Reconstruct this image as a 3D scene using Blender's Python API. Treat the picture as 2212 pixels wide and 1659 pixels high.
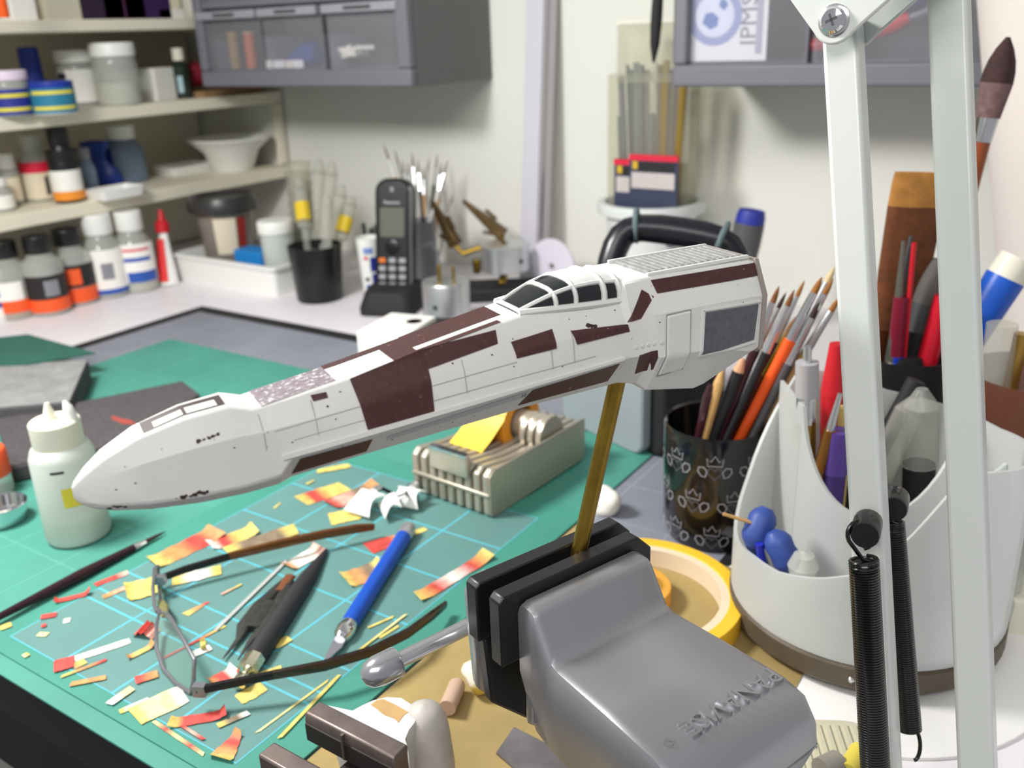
import bpy, bmesh, math, random
from mathutils import Vector as V, Matrix as MX
random.seed(7)
for o in list(bpy.data.objects): bpy.data.objects.remove(o)
SC = bpy.context.scene; COL = SC.collection
rad = math.radians; PI = math.pi; cos = math.cos; sin = math.sin

# ------------------------------------------------------------------ camera, world, lights, exposure
FPX, CX, CY = 2000.0, 1106.0, 829.5
PITCH, ROLL, YAW, CAMH = rad(20.83), rad(2.16), rad(34.1), 0.30
FW = V((-sin(YAW)*cos(PITCH), cos(YAW)*cos(PITCH), -sin(PITCH)))
R0 = V((cos(YAW), sin(YAW), 0)); U0 = R0.cross(FW)
RT = cos(ROLL)*R0 - sin(ROLL)*U0; UP = sin(ROLL)*R0 + cos(ROLL)*U0
CAM = V((0, 0, CAMH))
cd = bpy.data.cameras.new('camera'); cam = bpy.data.objects.new('camera', cd); COL.objects.link(cam)
cd.sensor_width = 36; cd.lens = FPX/2212*36; cd.clip_start = .01; cd.clip_end = 50
cam.matrix_world = MX(((RT.x, UP.x, -FW.x, CAM.x), (RT.y, UP.y, -FW.y, CAM.y), (RT.z, UP.z, -FW.z, CAM.z), (0, 0, 0, 1)))
cd.dof.use_dof = True; cd.dof.focus_distance = .335; cd.dof.aperture_fstop = 13
SC.camera = cam
vs = SC.view_settings; vs.view_transform = 'Standard'; vs.look = 'None'; vs.gamma = 1; vs.use_curve_mapping = False; vs.exposure = 0.0

def ray(u, v): return FW + RT*((u-CX)/FPX) - UP*((v-CY)/FPX)
def D(u, v, z=0.0):
    d = ray(u, v); return CAM + d*((z-CAMH)/d.z)
def PD(u, v, depth): return CAM + ray(u, v)*depth
def PY(u, v, Y):
    d = ray(u, v); return CAM + d*(Y/d.y)
def PXX(u, v, X):
    d = ray(u, v); return CAM + d*(X/d.x)
def depth(p): return (V(p)-CAM).dot(FW)
def mm(p, px): return px*depth(p)/FPX
def hgt(p, v):
    "height above p of the point on the vertical through p seen at image row v"
    p = V(p); q = p-CAM; k = (CY-v)/FPX
    # (q+h z).UP = k (q+h z).FW
    return (k*q.dot(FW)-q.dot(UP))/(UP.z-k*FW.z)

w = bpy.data.worlds.new('world'); SC.world = w; w.use_nodes = True
w.node_tree.nodes['Background'].inputs[0].default_value = (.80, .82, .85, 1)
w.node_tree.nodes['Background'].inputs[1].default_value = .44

def area(name, loc, target, size, power, col=(1, 1, 1), shape='DISK', sy=None):
    l = bpy.data.lights.new(name, 'AREA'); l.shape = shape; l.size = size; l.energy = power; l.color = col
    if sy: l.size_y = sy
    o = bpy.data.objects.new(name, l); COL.objects.link(o); o.location = loc
    o.rotation_euler = (V(target)-V(loc)).to_track_quat('-Z', 'Y').to_euler(); return o
LAMP_HEAD = V((-.66, .16, .56))
area('room_light', (.05, -.75, 1.12), (-.5, .6, .05), 1.1, 13.5, (1, .98, .95), 'RECTANGLE', .5)
area('lamp_tube_light', LAMP_HEAD, (-.36, .46, 0), .17, 7.4, (1, .985, .95))

# ------------------------------------------------------------------ materials
def lin(c):
    return tuple(((x/255)/12.92 if x/255 <= .04045 else ((x/255+.055)/1.055)**2.4) for x in c[:3]) + (1,)
MATS = {}
def M(name, col, rough=.5, metal=0, noise=0, nscale=40, bump=0, bscale=200, coat=0, trans=0, alpha=1, spec=.5, col2=None, lo=.4, hi=.6, emit=0, ior=1.45):
    if name in MATS: return MATS[name]
    m = bpy.data.materials.new(name); m.use_nodes = True; MATS[name] = m
    nt = m.node_tree; b = nt.nodes['Principled BSDF']; N = nt.nodes.new; L = nt.links.new
    b.inputs['Base Color'].default_value = lin(col); b.inputs['Roughness'].default_value = rough; b.inputs['Metallic'].default_value = metal
    b.inputs['Coat Weight'].default_value = coat; b.inputs['Transmission Weight'].default_value = trans; b.inputs['Alpha'].default_value = alpha
    b.inputs['Specular IOR Level'].default_value = spec; b.inputs['IOR'].default_value = ior
    if emit:
        b.inputs['Emission Color'].default_value = lin(col); b.inputs['Emission Strength'].default_value = emit
    tc = N('ShaderNodeTexCoord')
    if noise or col2:
        n = N('ShaderNodeTexNoise'); n.inputs['Scale'].default_value = nscale; n.inputs['Detail'].default_value = 6; n.inputs['Roughness'].default_value = .6
        L(tc.outputs['Object'], n.inputs['Vector'])
        r = N('ShaderNodeValToRGB'); r.color_ramp.elements[0].position = lo if col2 else .3; r.color_ramp.elements[1].position = hi if col2 else .7
        c = lin(col)
        if col2: r.color_ramp.elements[0].color = c; r.color_ramp.elements[1].color = lin(col2)
        else:
            r.color_ramp.elements[0].color = tuple(x*(1-noise) for x in c[:3])+(1,); r.color_ramp.elements[1].color = tuple(min(1, x*(1+noise)) for x in c[:3])+(1,)
        L(n.outputs['Fac'], r.inputs['Fac']); L(r.outputs['Color'], b.inputs['Base Color'])
    if bump:
        n2 = N('ShaderNodeTexNoise'); n2.inputs['Scale'].default_value = bscale; n2.inputs['Detail'].default_value = 4
        L(tc.outputs['Object'], n2.inputs['Vector']); bp = N('ShaderNodeBump'); bp.inputs['Strength'].default_value = bump; bp.inputs['Distance'].default_value = .0006
        L(n2.outputs['Fac'], bp.inputs['Height']); L(bp.outputs['Normal'], b.inputs['Normal'])
    return m

def grid_mat(name, base, line, xs, ys, x0, x1, y0, y1, lw, rough=.6, soft=.12):
    "flat printed grid: lines at xs / ys (object space) inside the rectangle"
    m = bpy.data.materials.new(name); m.use_nodes = True; nt = m.node_tree; b = nt.nodes['Principled BSDF']; N = nt.nodes.new; L = nt.links.new
    b.inputs['Roughness'].default_value = rough
    tc = N('ShaderNodeTexCoord'); sp = N('ShaderNodeSeparateXYZ'); L(tc.outputs['Object'], sp.inputs[0])
    def mth(op, a, c=None):
        n = N('ShaderNodeMath'); n.operation = op
        for i, q in enumerate((a, c)):
            if q is None: continue
            if isinstance(q, (int, float)): n.inputs[i].default_value = q
            else: L(q, n.inputs[i])
        return n.outputs[0]
    def hit(ax, vals):
        acc = None
        for q in vals:
            h = mth('LESS_THAN', mth('ABSOLUTE', mth('SUBTRACT', sp.outputs[ax], q)), lw/2)
            acc = h if acc is None else mth('MAXIMUM', acc, h)
        return acc
    def inside(ax, a, c): return mth('MULTIPLY', mth('GREATER_THAN', sp.outputs[ax], a-lw/2), mth('LESS_THAN', sp.outputs[ax], c+lw/2))
    ins = mth('MULTIPLY', inside(0, x0, x1), inside(1, y0, y1))
    fac = mth('MULTIPLY', mth('MAXIMUM', hit(0, xs), hit(1, ys)), ins)
    no = N('ShaderNodeTexNoise'); no.inputs['Scale'].default_value = 14; no.inputs['Detail'].default_value = 7; L(tc.outputs['Object'], no.inputs['Vector'])
    r = N('ShaderNodeValToRGB'); c = lin(base); r.color_ramp.elements[0].position = .3; r.color_ramp.elements[1].position = .72
    r.color_ramp.elements[0].color = tuple(x*(1-soft) for x in c[:3])+(1,); r.color_ramp.elements[1].color = tuple(x*(1+soft) for x in c[:3])+(1,)
    L(no.outputs['Fac'], r.inputs['Fac'])
    mx = N('ShaderNodeMix'); mx.data_type = 'RGBA'; L(fac, mx.inputs[0]); L(r.outputs['Color'], mx.inputs[6]); mx.inputs[7].default_value = lin(line)
    L(mx.outputs[2], b.inputs['Base Color']); return m

def frosted(name, col, clear=.25, trl=.45):
    m = bpy.data.materials.new(name); m.use_nodes = True; nt = m.node_tree; N = nt.nodes.new; L = nt.links.new
    out = nt.nodes['Material Output']; b = nt.nodes['Principled BSDF']; b.inputs['Base Color'].default_value = lin(col); b.inputs['Roughness'].default_value = .35
    t = N('ShaderNodeBsdfTranslucent'); t.inputs[0].default_value = lin(col); tp = N('ShaderNodeBsdfTransparent')
    a = N('ShaderNodeMixShader'); a.inputs[0].default_value = trl; L(b.outputs[0], a.inputs[1]); L(t.outputs[0], a.inputs[2])
    c = N('ShaderNodeMixShader'); c.inputs[0].default_value = clear; L(a.outputs[0], c.inputs[1]); L(tp.outputs[0], c.inputs[2]); L(c.outputs[0], out.inputs[0])
    MATS[name] = m; return m

def clearp(name, col=(235, 238, 240), vis=.25):
    "thin clear plastic or glass: mostly see-through with a glossy skin"
    m = bpy.data.materials.new(name); m.use_nodes = True; nt = m.node_tree; N = nt.nodes.new; L = nt.links.new
    out = nt.nodes['Material Output']; b = nt.nodes['Principled BSDF']; b.inputs['Base Color'].default_value = lin(col); b.inputs['Roughness'].default_value = .12
    tp = N('ShaderNodeBsdfTransparent'); tp.inputs[0].default_value = lin(col)
    c = N('ShaderNodeMixShader'); c.inputs[0].default_value = 1-vis; L(b.outputs[0], c.inputs[1]); L(tp.outputs[0], c.inputs[2]); L(c.outputs[0], out.inputs[0])
    MATS[name] = m; return m

def vcol_mat(name, rough=.6, stain=.0):
    m = bpy.data.materials.new(name); m.use_nodes = True; nt = m.node_tree; b = nt.nodes['Principled BSDF']; N = nt.nodes.new; L = nt.links.new
    a = N('ShaderNodeAttribute'); a.attribute_name = 'col'; b.inputs['Roughness'].default_value = rough
    tc = N('ShaderNodeTexCoord'); no = N('ShaderNodeTexNoise'); no.inputs['Scale'].default_value = 160; no.inputs['Detail'].default_value = 5; L(tc.outputs['Object'], no.inputs['Vector'])
    r = N('ShaderNodeValToRGB'); r.color_ramp.elements[0].position = .3; r.color_ramp.elements[1].position = .6; r.color_ramp.elements[0].color = (.62, .55, .5, 1); r.color_ramp.elements[1].color = (1, 1, 1, 1)
    L(no.outputs['Fac'], r.inputs['Fac'])
    mx = N('ShaderNodeMix'); mx.data_type = 'RGBA'; mx.blend_type = 'MULTIPLY'; mx.inputs[0].default_value = .8
    L(a.outputs['Color'], mx.inputs[6]); L(r.outputs['Color'], mx.inputs[7]); L(mx.outputs[2], b.inputs['Base Color']); MATS[name] = m; return m

WHITE = M('white_plastic', (232, 232, 228), .4); CREAM = M('cream_plastic', (226, 222, 205), .45)
BLACK = M('black_plastic', (24, 24, 26), .35); MATBLK = M('matt_black', (30, 29, 31), .7)
GREY = M('grey_plastic', (132, 132, 138), .45); DGREY = M('dark_grey_plastic', (70, 71, 74), .5)
STEEL = M('polished_steel', (208, 208, 210), .20, .85); ALU = M('brushed_aluminium', (196, 198, 200), .30, .8)
BRASS = M('brass', (150, 122, 52), .32, 1, noise=.15, nscale=120); CHROME = M('chrome', (225, 225, 228), .08, 1)
RED = M('red_plastic', (196, 28, 40), .4); BLUE = M('blue_plastic', (28, 52, 150), .4); BBLUE = M('bright_blue', (24, 86, 190), .35)
ORANGE = M('orange_paint', (238, 92, 30), .4); YELLOW = M('yellow_paper', (232, 208, 92), .6); TAPEY = M('yellow_tape', (240, 190, 50), .5)
WOOD = M('light_wood', (205, 162, 104), .5, noise=.15, nscale=60); DWOOD = M('dark_wood', (92, 52, 30), .4, noise=.2, nscale=60)
PURPLE = M('purple_plastic', (72, 52, 120), .4); CLEAR = clearp('clear_plastic', (246, 246, 250), .09); GLASS = clearp('lens_glass', (225, 240, 235), .10)
FROST = frosted('frosted_plastic', (226, 229, 228), .26, .35); MILKY = frosted('milky_plastic', (226, 232, 226), .12, .3); BRIST = M('brown_bristle', (120, 72, 34), .8, noise=.3, nscale=300)
DBRIST = M('dark_bristle', (52, 34, 32), .8, noise=.3, nscale=300); CLRGLASS = clearp('bottle_glass', (232, 234, 228), .38)
PAPER = M('white_paper', (238, 236, 230), .7); TAPE = vcol_mat('scrap_tape')

# ------------------------------------------------------------------ mesh helpers
class MB:
    def __init__(s): s.v = []; s.f = []; s.m = []; s.c = None
    def add(s, vs_, fs, mi=0):
        b = len(s.v); s.v += [V(p) for p in vs_]; s.f += [tuple(b+i for i in f) for f in fs]; s.m += [mi]*len(fs); return s
    def box(s, c, d, R=None, mi=0, taper=1.0):
        x, y, z = d[0]/2, d[1]/2, d[2]/2; c = V(c)
        p = [V((-x, -y, -z)), V((x, -y, -z)), V((x, y, -z)), V((-x, y, -z)), V((-x*taper, -y*taper, z)), V((x*taper, -y*taper, z)), V((x*taper, y*taper, z)), V((-x*taper, y*taper, z))]
        if R is not None: p = [R @ q for q in p]
        return s.add([c+q for q in p], [(3, 2, 1, 0), (4, 5, 6, 7), (0, 1, 5, 4), (1, 2, 6, 5), (2, 3, 7, 6), (3, 0, 4, 7)], mi)
    def lathe(s, prof, seg=24, T=None, mi=0, a0=0.0, a1=2*PI, cap=True):
        full = abs(a1-a0-2*PI) < 1e-6; n = seg if full else seg+1; vv = []; ff = []
        for (r, z) in prof:
            for i in range(n):
                a = a0+(a1-a0)*i/seg; q = V((r*cos(a), r*sin(a), z)); vv.append(T @ q if T is not None else q)
        for k in range(len(prof)-1):
            for i in range(seg):
                j = (i+1) % n; ff.append((k*n+i, k*n+j, (k+1)*n+j, (k+1)*n+i))
        if cap and full and (V(prof[0])-V(prof[-1])).length > 1e-7:
            if prof[0][0] > 1e-6: ff.append(tuple(range(n-1, -1, -1)))
            if prof[-1][0] > 1e-6: ff.append(tuple((len(prof)-1)*n+i for i in range(n)))
        return s.add(vv, ff, mi)
    def tube(s, pts, r, seg=10, mi=0, cap=True, ell=None, closed=False):
        pts = [V(p) for p in pts]; n = len(pts); rs = r if isinstance(r, (list, tuple)) else [r]*n; vv = []; ff = []; prev = None
        for i, p in enumerate(pts):
            if closed: t = pts[(i+1) % n]-pts[i-1]
            else: t = pts[min(i+1, n-1)]-pts[max(i-1, 0)]
            t.normalize()
            if prev is None:
                a = V((0, 0, 1)) if abs(t.z) < .9 else V((1, 0, 0)); x = t.cross(a).normalized()
            else: x = (prev-t*prev.dot(t)).normalized()
            prev = x; y = t.cross(x)
            for k in range(seg):
                a = 2*PI*k/seg; e = ell or (1, 1); vv.append(p+x*(rs[i]*e[0]*cos(a))+y*(rs[i]*e[1]*sin(a)))
        for i in range(n if closed else n-1):
            i2 = (i+1) % n
            for k in range(seg): ff.append((i*seg+k, i*seg+(k+1) % seg, i2*seg+(k+1) % seg, i2*seg+k))
        if cap and not closed: ff.append(tuple(range(seg-1, -1, -1))); ff.append(tuple((n-1)*seg+k for k in range(seg)))
        return s.add(vv, ff, mi)
    def prism(s, poly, z0, z1, T=None, mi=0):
        n = len(poly); vv = [V((p[0], p[1], z0)) for p in poly]+[V((p[0], p[1], z1)) for p in poly]
        if T is not None: vv = [T @ q for q in vv]
        ff = [tuple(range(n-1, -1, -1)), tuple(range(n, 2*n))]+[(i, (i+1) % n, n+(i+1) % n, n+i) for i in range(n)]
        return s.add(vv, ff, mi)
    def loft(s, rings, mi=0, caps=True, closed=True):
        n = len(rings[0]); vv = [q for r in rings for q in r]; ff = []
        for k in range(len(rings)-1):
            for i in range(n if closed else n-1):
                j = (i+1) % n; ff.append((k*n+i, k*n+j, (k+1)*n+j, (k+1)*n+i))
        if caps and closed: ff.append(tuple(range(n-1, -1, -1))); ff.append(tuple((len(rings)-1)*n+i for i in range(n)))
        return s.add(vv, ff, mi)
    def wall(s, pts, hs, th, z0=0.0, mi=0, closed=False):
        "thin upright wall along a plan polyline, height per point"
        n = len(pts); a = []; b = []
        for i in range(n):
            p = V((*pts[i], 0)); t = V((*pts[(i+1) % n if closed else min(i+1, n-1)], 0))-V((*pts[i-1 if closed else max(i-1, 0)], 0)); t.normalize(); k = V((-t.y, t.x, 0))*(th/2)
            a.append((p+k, p-k, z0, hs[i]))
        rings = [[V((q[0].x, q[0].y, q[2])), V((q[0].x, q[0].y, q[3])), V((q[1].x, q[1].y, q[3])), V((q[1].x, q[1].y, q[2]))] for q in a]
        if closed: rings.append(rings[0])
        return s.loft(rings, mi, caps=not closed)
    def move(s, T):
        s.v = [T @ q for q in s.v]; return s

ROOT = {}
def smooth_by_angle(me, ang=35):
    bm = bmesh.new(); bm.from_mesh(me); bmesh.ops.recalc_face_normals(bm, faces=bm.faces)
    for f in bm.faces: f.smooth = True
    for e in bm.edges:
        if len(e.link_faces) == 2: e.smooth = e.calc_face_angle(0) < rad(ang)
    bm.to_mesh(me); bm.free()
def mk(name, mb, mat, parent=None, smooth=True, bevel=0, seg=2, world=False, sub=0, ang=35):
    me = bpy.data.meshes.new(name)
    if world and parent is not None:
        inv = ROOT[parent.name].inverted(); vv = [inv @ q for q in mb.v]
    else: vv = mb.v
    me.from_pydata([tuple(q) for q in vv], [], mb.f)
    for m in (mat if isinstance(mat, (list, tuple)) else [mat]): me.materials.append(m)
    for p, i in zip(me.polygons, mb.m): p.material_index = i
    if mb.c:
        at = me.color_attributes.new('col', 'FLOAT_COLOR', 'POINT')
        for i, c in enumerate(mb.c): at.data[i].color = c
    if smooth: smooth_by_angle(me, ang)
    else:
        bm = bmesh.new(); bm.from_mesh(me); bmesh.ops.recalc_face_normals(bm, faces=bm.faces); bm.to_mesh(me); bm.free()
    o = bpy.data.objects.new(name, me); COL.objects.link(o)
    if parent is not None:
        o.parent = parent
        if parent.name in ROOT: ROOT[o.name] = ROOT[parent.name]
    if bevel:
        b = o.modifiers.new('bevel', 'BEVEL'); b.width = bevel; b.segments = seg; b.limit_method = 'ANGLE'; b.angle_limit = rad(40); b.harden_normals = False
    if sub:
        b = o.modifiers.new('sub', 'SUBSURF'); b.levels = sub; b.render_levels = sub
    return o
def tag(o, label, cat, group=None, kind=None):
    if label: o['label'] = label
    if cat: o['category'] = cat
    if group: o['group'] = group
    if kind: o['kind'] = kind
    return o
def thing(name, label, cat, loc=(0, 0, 0), rz=0, group=None, R=None):
    o = bpy.data.objects.new(name, None); COL.objects.link(o); o.empty_display_size = .01
    T = MX.Translation(V(loc)) @ (R.to_4x4() if R is not None else MX.Rotation(rz, 4, 'Z')); o.matrix_world = T; o.matrix_basis = T
    ROOT[o.name] = T; return tag(o, label, cat, group)
def one(name, mb, mat, label, cat, loc=None, rz=0, group=None, **k):
    "a thing that is a single mesh; built in local space when loc is given, else in world space and re-based"
    if loc is None:
        lo = V((sum(q.x for q in mb.v)/len(mb.v), sum(q.y for q in mb.v)/len(mb.v), min(q.z for q in mb.v))); mb.move(MX.Translation(-lo)); loc = lo
    o = mk(name, mb, mat, None, **k); o.location = loc; o.rotation_euler = (0, 0, rz); return tag(o, label, cat, group)
def struct(name, mb, mat, **k):
    o = mk(name, mb, mat, None, **k); o['kind'] = 'structure'; return o
def text(name, s, size, T, mat, parent, ext=.0002, align='CENTER', sx=1.0):
    cu = bpy.data.curves.new(name, 'FONT'); cu.body = s; cu.size = size; cu.extrude = ext; cu.align_x = align; cu.align_y = 'CENTER'; cu.resolution_u = 2
    t = bpy.data.objects.new('tmp', cu); COL.objects.link(t); dg = bpy.context.evaluated_depsgraph_get(); me = bpy.data.meshes.new_from_object(t.evaluated_get(dg))
    bpy.data.objects.remove(t); me.transform(T @ MX.Diagonal((sx, 1, 1, 1))); me.materials.clear(); me.materials.append(mat); me.name = name
    o = bpy.data.objects.new(name, me); COL.objects.link(o); o.parent = parent; return o
def frame(x, y, o=(0, 0, 0)):
    "matrix with given x and (approx) y axes"
    x = V(x).normalized(); z = x.cross(V(y)).normalized(); y = z.cross(x); o = V(o)
    return MX(((x.x, y.x, z.x, o.x), (x.y, y.y, z.y, o.y), (x.z, y.z, z.z, o.z), (0, 0, 0, 1)))
def zframe(p0, p1):
    "matrix at p0 with z axis towards p1"
    z = (V(p1)-V(p0)).normalized(); a = V((0, 0, 1)) if abs(z.z) < .9 else V((1, 0, 0)); x = a.cross(z).normalized(); y = z.cross(x); o = V(p0)
    return MX(((x.x, y.x, z.x, o.x), (x.y, y.y, z.y, o.y), (x.z, y.z, z.z, o.z), (0, 0, 0, 1)))
def rrect(w_, h_, r, n=5):
    out = []
    for cx_, cy_, a in ((w_/2-r, h_/2-r, 0), (-w_/2+r, h_/2-r, PI/2), (-w_/2+r, -h_/2+r, PI), (w_/2-r, -h_/2+r, 1.5*PI)):
        for i in range(n+1): t = a+PI/2*i/n; out.append((cx_+r*cos(t), cy_+r*sin(t)))
    return out

# ------------------------------------------------------------------ the setting
ZD = -.004                      # white worktop level; the small mat's top is z = 0
WY, WX = 1.03, -1.30
wallm = M('wall_paint', (226, 226, 218), .8, bump=.15, bscale=60)
struct('wall_back', MB().box((-.2, WY+.03, .4), (2.6, .06, 2.4)), wallm)
struct('wall_left', MB().box((WX-.03, .3, .4), (.06, 1.52, 2.4)), wallm)
struct('floor', MB().box((-.2, .1, -.78), (2.6, 3.0, .06)), M('dark_floor', (24, 22, 22), .7))
t = thing('workbench', 'white topped workbench along the wall, carrying the mats and tools', 'workbench', (-.4, .6, -.75))
mk('worktop', MB().box((-.4, .6085, ZD-.014), (1.78, .843, .028)), M('worktop_laminate', (228, 224, 228), .45, noise=.03), t, bevel=.002, world=True)
for x in (-1.24, .44):
    for y in (.22, .98): mk('leg', MB().box((x, y, -.391), (.05, .05, .717)), MATBLK, t, world=True)
mk('front_edging', MB().box((-.4, .1835, ZD-.0145), (1.78, .007, .028)), MATBLK, t, world=True)
mk('front_rail', MB().box((-.4, .2, ZD-.06), (1.66, .02, .064)), MATBLK, t, world=True)

# shelving on the left wall
shm = M('shelf_laminate', (226, 220, 200), .5)
t = thing('shelving_unit', 'cream three-board shelving unit on the left wall full of bottles', 'shelves', (-1.19, .62, ZD))
SH = [(.102, .119), (.213, .229), (.318, .332)]
for z0, z1 in SH: mk('shelf_board', MB().box((-1.195, .62, (z0+z1)/2), (.206, .81, z1-z0)), shm, t, bevel=.0015, world=True)
mk('side_panel', MB().box((-1.2, .208, .3), (.19, .012, .608)), shm, t, world=True)
mk('back_panel', MB().box((-1.293, .62, .3), (.008, .8, .6)), shm, t, world=True)
mk('support_strip', MB().box((-1.1, 1.019, .166), (.012, .01, .09)), shm, t, world=True)

# mats, bottom to top
gm = grid_mat('grey_mat_print', (128, 131, 142), (142, 145, 157), [-.76+.05*i for i in range(15)], [.03+.05*i for i in range(10)], -.76, .0, .012, .5, .0012)
t = thing('grey_cutting_mat', 'large grey gridded cutting mat with black border under the green mats', 'cutting mat', (-.15, .2, ZD))
mk('border', MB().box((-.3925, .2515, .0005), (.785, .507, .001)), MATBLK, t)
mk('face', MB().box((-.3925, .2515, .0011), (.745, .467, .0006)), gm, t)
bg = grid_mat('big_green_print', (68, 139, 124), (84, 152, 138), [.03+.05*i for i in range(11)], [.03+.05*i for i in range(8)], .02, .56, .012, .39, .0009, soft=.1)
o = one('green_cutting_mat', MB().box((.292, .2085, .0007), (.584, .417, .0014)), bg, 'big green cutting mat with faint pale grid under the smaller mat', 'cutting mat', (-.852, .178, ZD+.0015), bevel=.0003)
km = M('khaki_card', (160, 138, 88), .75, noise=.16, nscale=18)
one('khaki_board', MB().box((.085, .138, .0006), (.17, .276, .0012)), km, 'khaki brown board on the bench under the two vises', 'board', (-.2655, .186, ZD+.0014))
gx = [.0205+q for q in (0, .0458, .0915, .1373, .183)]; gy = [.0105+q for q in (0, .0455, .0545, .0745, .12, .1655, .211, .2555)]
sg = grid_mat('small_green_print', (88, 130, 126), (80, 172, 188), gx, gy, gx[0], gx[-1], gy[0], gy[-1], .0014, soft=.08)
t = thing('small_cutting_mat', 'small green cutting mat with bright blue grid, littered with tape scraps', 'cutting mat', (-.4935, .1875, ZD+.0029))
mk('sheet', MB().box((.1135, .144, .0005), (.227, .288, .001)), M('mat_margin', (62, 135, 119), .6, noise=.08, nscale=20), t)
mk('printed_face', MB().box((.112, .1383, .00105), (.183, .2555, .0001)), sg, t)

# ------------------------------------------------------------------ bottles and jars
def facing(p): return math.atan2(-p.y, -p.x)         # plan angle from p towards the camera side
BODY = {  # (r, z) normalised profiles of the body and of the cap
 'square': ([(.0, 0), (.96, 0), (1, .02), (1, .60), (.93, .68), (.62, .74), (.60, .80)], [(.64, .78), (.66, .79), (.66, .985), (.60, 1), (0, 1)]),
 'jar':    ([(.0, 0), (.94, 0), (1, .03), (1, .70), (.92, .78), (.88, .80)], [(.95, .79), (.97, .80), (.97, .98), (.92, 1), (0, 1)]),
 'round':  ([(.0, 0), (.94, 0), (1, .03), (1, .52), (.94, .60), (.74, .69), (.62, .73), (.60, .78)], [(.66, .76), (.68, .77), (.68, .985), (.62, 1), (0, 1)]),
 'tall':   ([(.0, 0), (.92, 0), (1, .02), (1, .62), (.90, .68), (.70, .71), (.68, .74)], [(.80, .71), (.82, .72), (.80, .98), (.74, 1), (0, 1)]),
 'wide':   ([(.0, 0), (.96, 0), (1, .03), (1, .66), (.95, .76), (.9, .79)], [(.98, .78), (1, .79), (1, .97), (.96, 1), (0, 1)]),
}
def bottle(name, label, u, v, z, vtop, wpx, kind, body, cap, bands=(), liquid=None, cat='bottle', group=None, h=None):
    p = D(u, v, z); H_ = h or hgt(p, vtop); r = mm(p, wpx)/2; t = thing(name, label, cat, p, 0, group)
    pb, pc = BODY[kind]
    mk('body', MB().lathe([(a*r, b*H_) for a, b in pb], 28), body, t)
    mk('cap', MB().lathe([(a*r, b*H_) for a, b in pc], 28), cap, t, bevel=.0006)
    if liquid: mk('contents', MB().lathe([(0, .02*H_), (.93*r, .02*H_), (.93*r, liquid[0]*H_), (0, liquid[0]*H_)], 24), liquid[1], t)
    f = facing(p)
    for z0, z1, arc, off, m in bands:
        a = f+off; k = 1.012+.004*(z1-z0 < .2)
        mk('paper_label', MB().lathe([(r*k, z0*H_), (r*k, z1*H_)], 20, a0=a-arc, a1=a+arc, cap=False) if arc < 3 else MB().lathe([(r*k, z0*H_), (r*k, z1*H_)], 28, cap=False), m, t)
    return t
LBK = M('label_black', (34, 30, 32), .5); LOR = M('label_orange', (240, 92, 40), .5); LBL = M('label_blue', (44, 84, 170), .5); LYE = M('label_yellow', (228, 214, 60), .5)
LTE = M('label_teal', (40, 120, 150), .5); LRD = M('label_red', (214, 30, 62), .5); LCR = M('label_cream', (226, 214, 190), .6); NAVY = M('label_navy', (38, 48, 140), .5)
CAPG = M('pale_cap', (218, 212, 214), .5)
AMB = M('amber_liquid', (170, 120, 80), .3); SMOKE = M('smoky_liquid', (120, 116, 108), .3); PALEL = M('pale_liquid', (200, 196, 180), .25); GBL = M('blue_grey_paint', (112, 128, 150), .4)
# on the worktop under the shelves
g = 'orange labelled thinner bottles under the shelf'
for u, v, vt, bands, lab in (
   (38, 682, 520, ((.10, .26, 3.2, 0, LOR), (.26, .50, .9, -.4, PAPER)), 'black capped glass bottle, white over orange label, nearest the white jar'),
   (112, 674, 508, ((.06, .22, 3.2, 0, LOR), (.22, .52, 3.2, 0, LBK), (.26, .46, .35, .25, GREY)), 'black capped glass bottle, black over orange label, middle of three'),
   (172, 652, 493, ((.05, .24, 3.2, 0, LOR), (.25, .55, 3.2, 0, LBK), (.29, .50, .42, -.1, LOR)), 'black capped glass bottle with orange square on its black label')):
    bottle('thinner_bottle', lab, u, v, ZD, vt, 84, 'square', CLRGLASS, BLACK, bands, (.05+.30, AMB), 'bottle', g)
bottle('paint_jar', 'pale jar with blue letters on white label at the left edge', -2, 690, ZD, 590, 60, 'jar', WHITE, WHITE, ((.1, .75, 3.2, 0, PAPER), (.30, .42, .6, 0, LBL), (.52, .7, .5, 0, LBL)), None, 'jar')
bottle('solvent_bottle', 'clear white capped bottle with barcode label beside the orange bottles', 238, 636, ZD, 462, 88, 'round', CLRGLASS, WHITE, ((.10, .60, 1.0, .1, PAPER), (.24, .44, .28, .1, GREY), (.06, .12, 1.2, 0, LBL)), (.40, PALEL))
bottle('solvent_bottle', 'clear white capped bottle with blue and white label beside glue tube', 304, 624, ZD, 455, 82, 'round', CLRGLASS, WHITE, ((.14, .62, 1.1, .1, PAPER), (.14, .27, .8, .3, LBL), (.40, .45, .7, .1, LBL), (.53, .56, .7, .1, LRD)), (.38, PALEL))
p = D(366, 614, ZD); H_ = hgt(p, 455); r = mm(p, 46)/2
t = thing('glue_tube', 'white glue tube with red cap leaning by the shelf end', 'glue tube', p, 0, R=(MX.Rotation(rad(-7), 3, RT)))
t = ROOT and t
mk('body', MB().loft([[V((r*(1.0-.55*k)*cos(a), r*(.9-.55*k)*sin(a), H_*.70*k)) for a in [2*PI*i/20 for i in range(20)]] for k in (0, .05, .5, .9, 1)]), WHITE, t)
mk('cap', MB().lathe([(r*.62, H_*.70), (r*.62, H_*.83), (r*.35, H_*.86), (r*.16, H_*1.0), (0, H_*1.0)], 20), RED, t)
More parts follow.
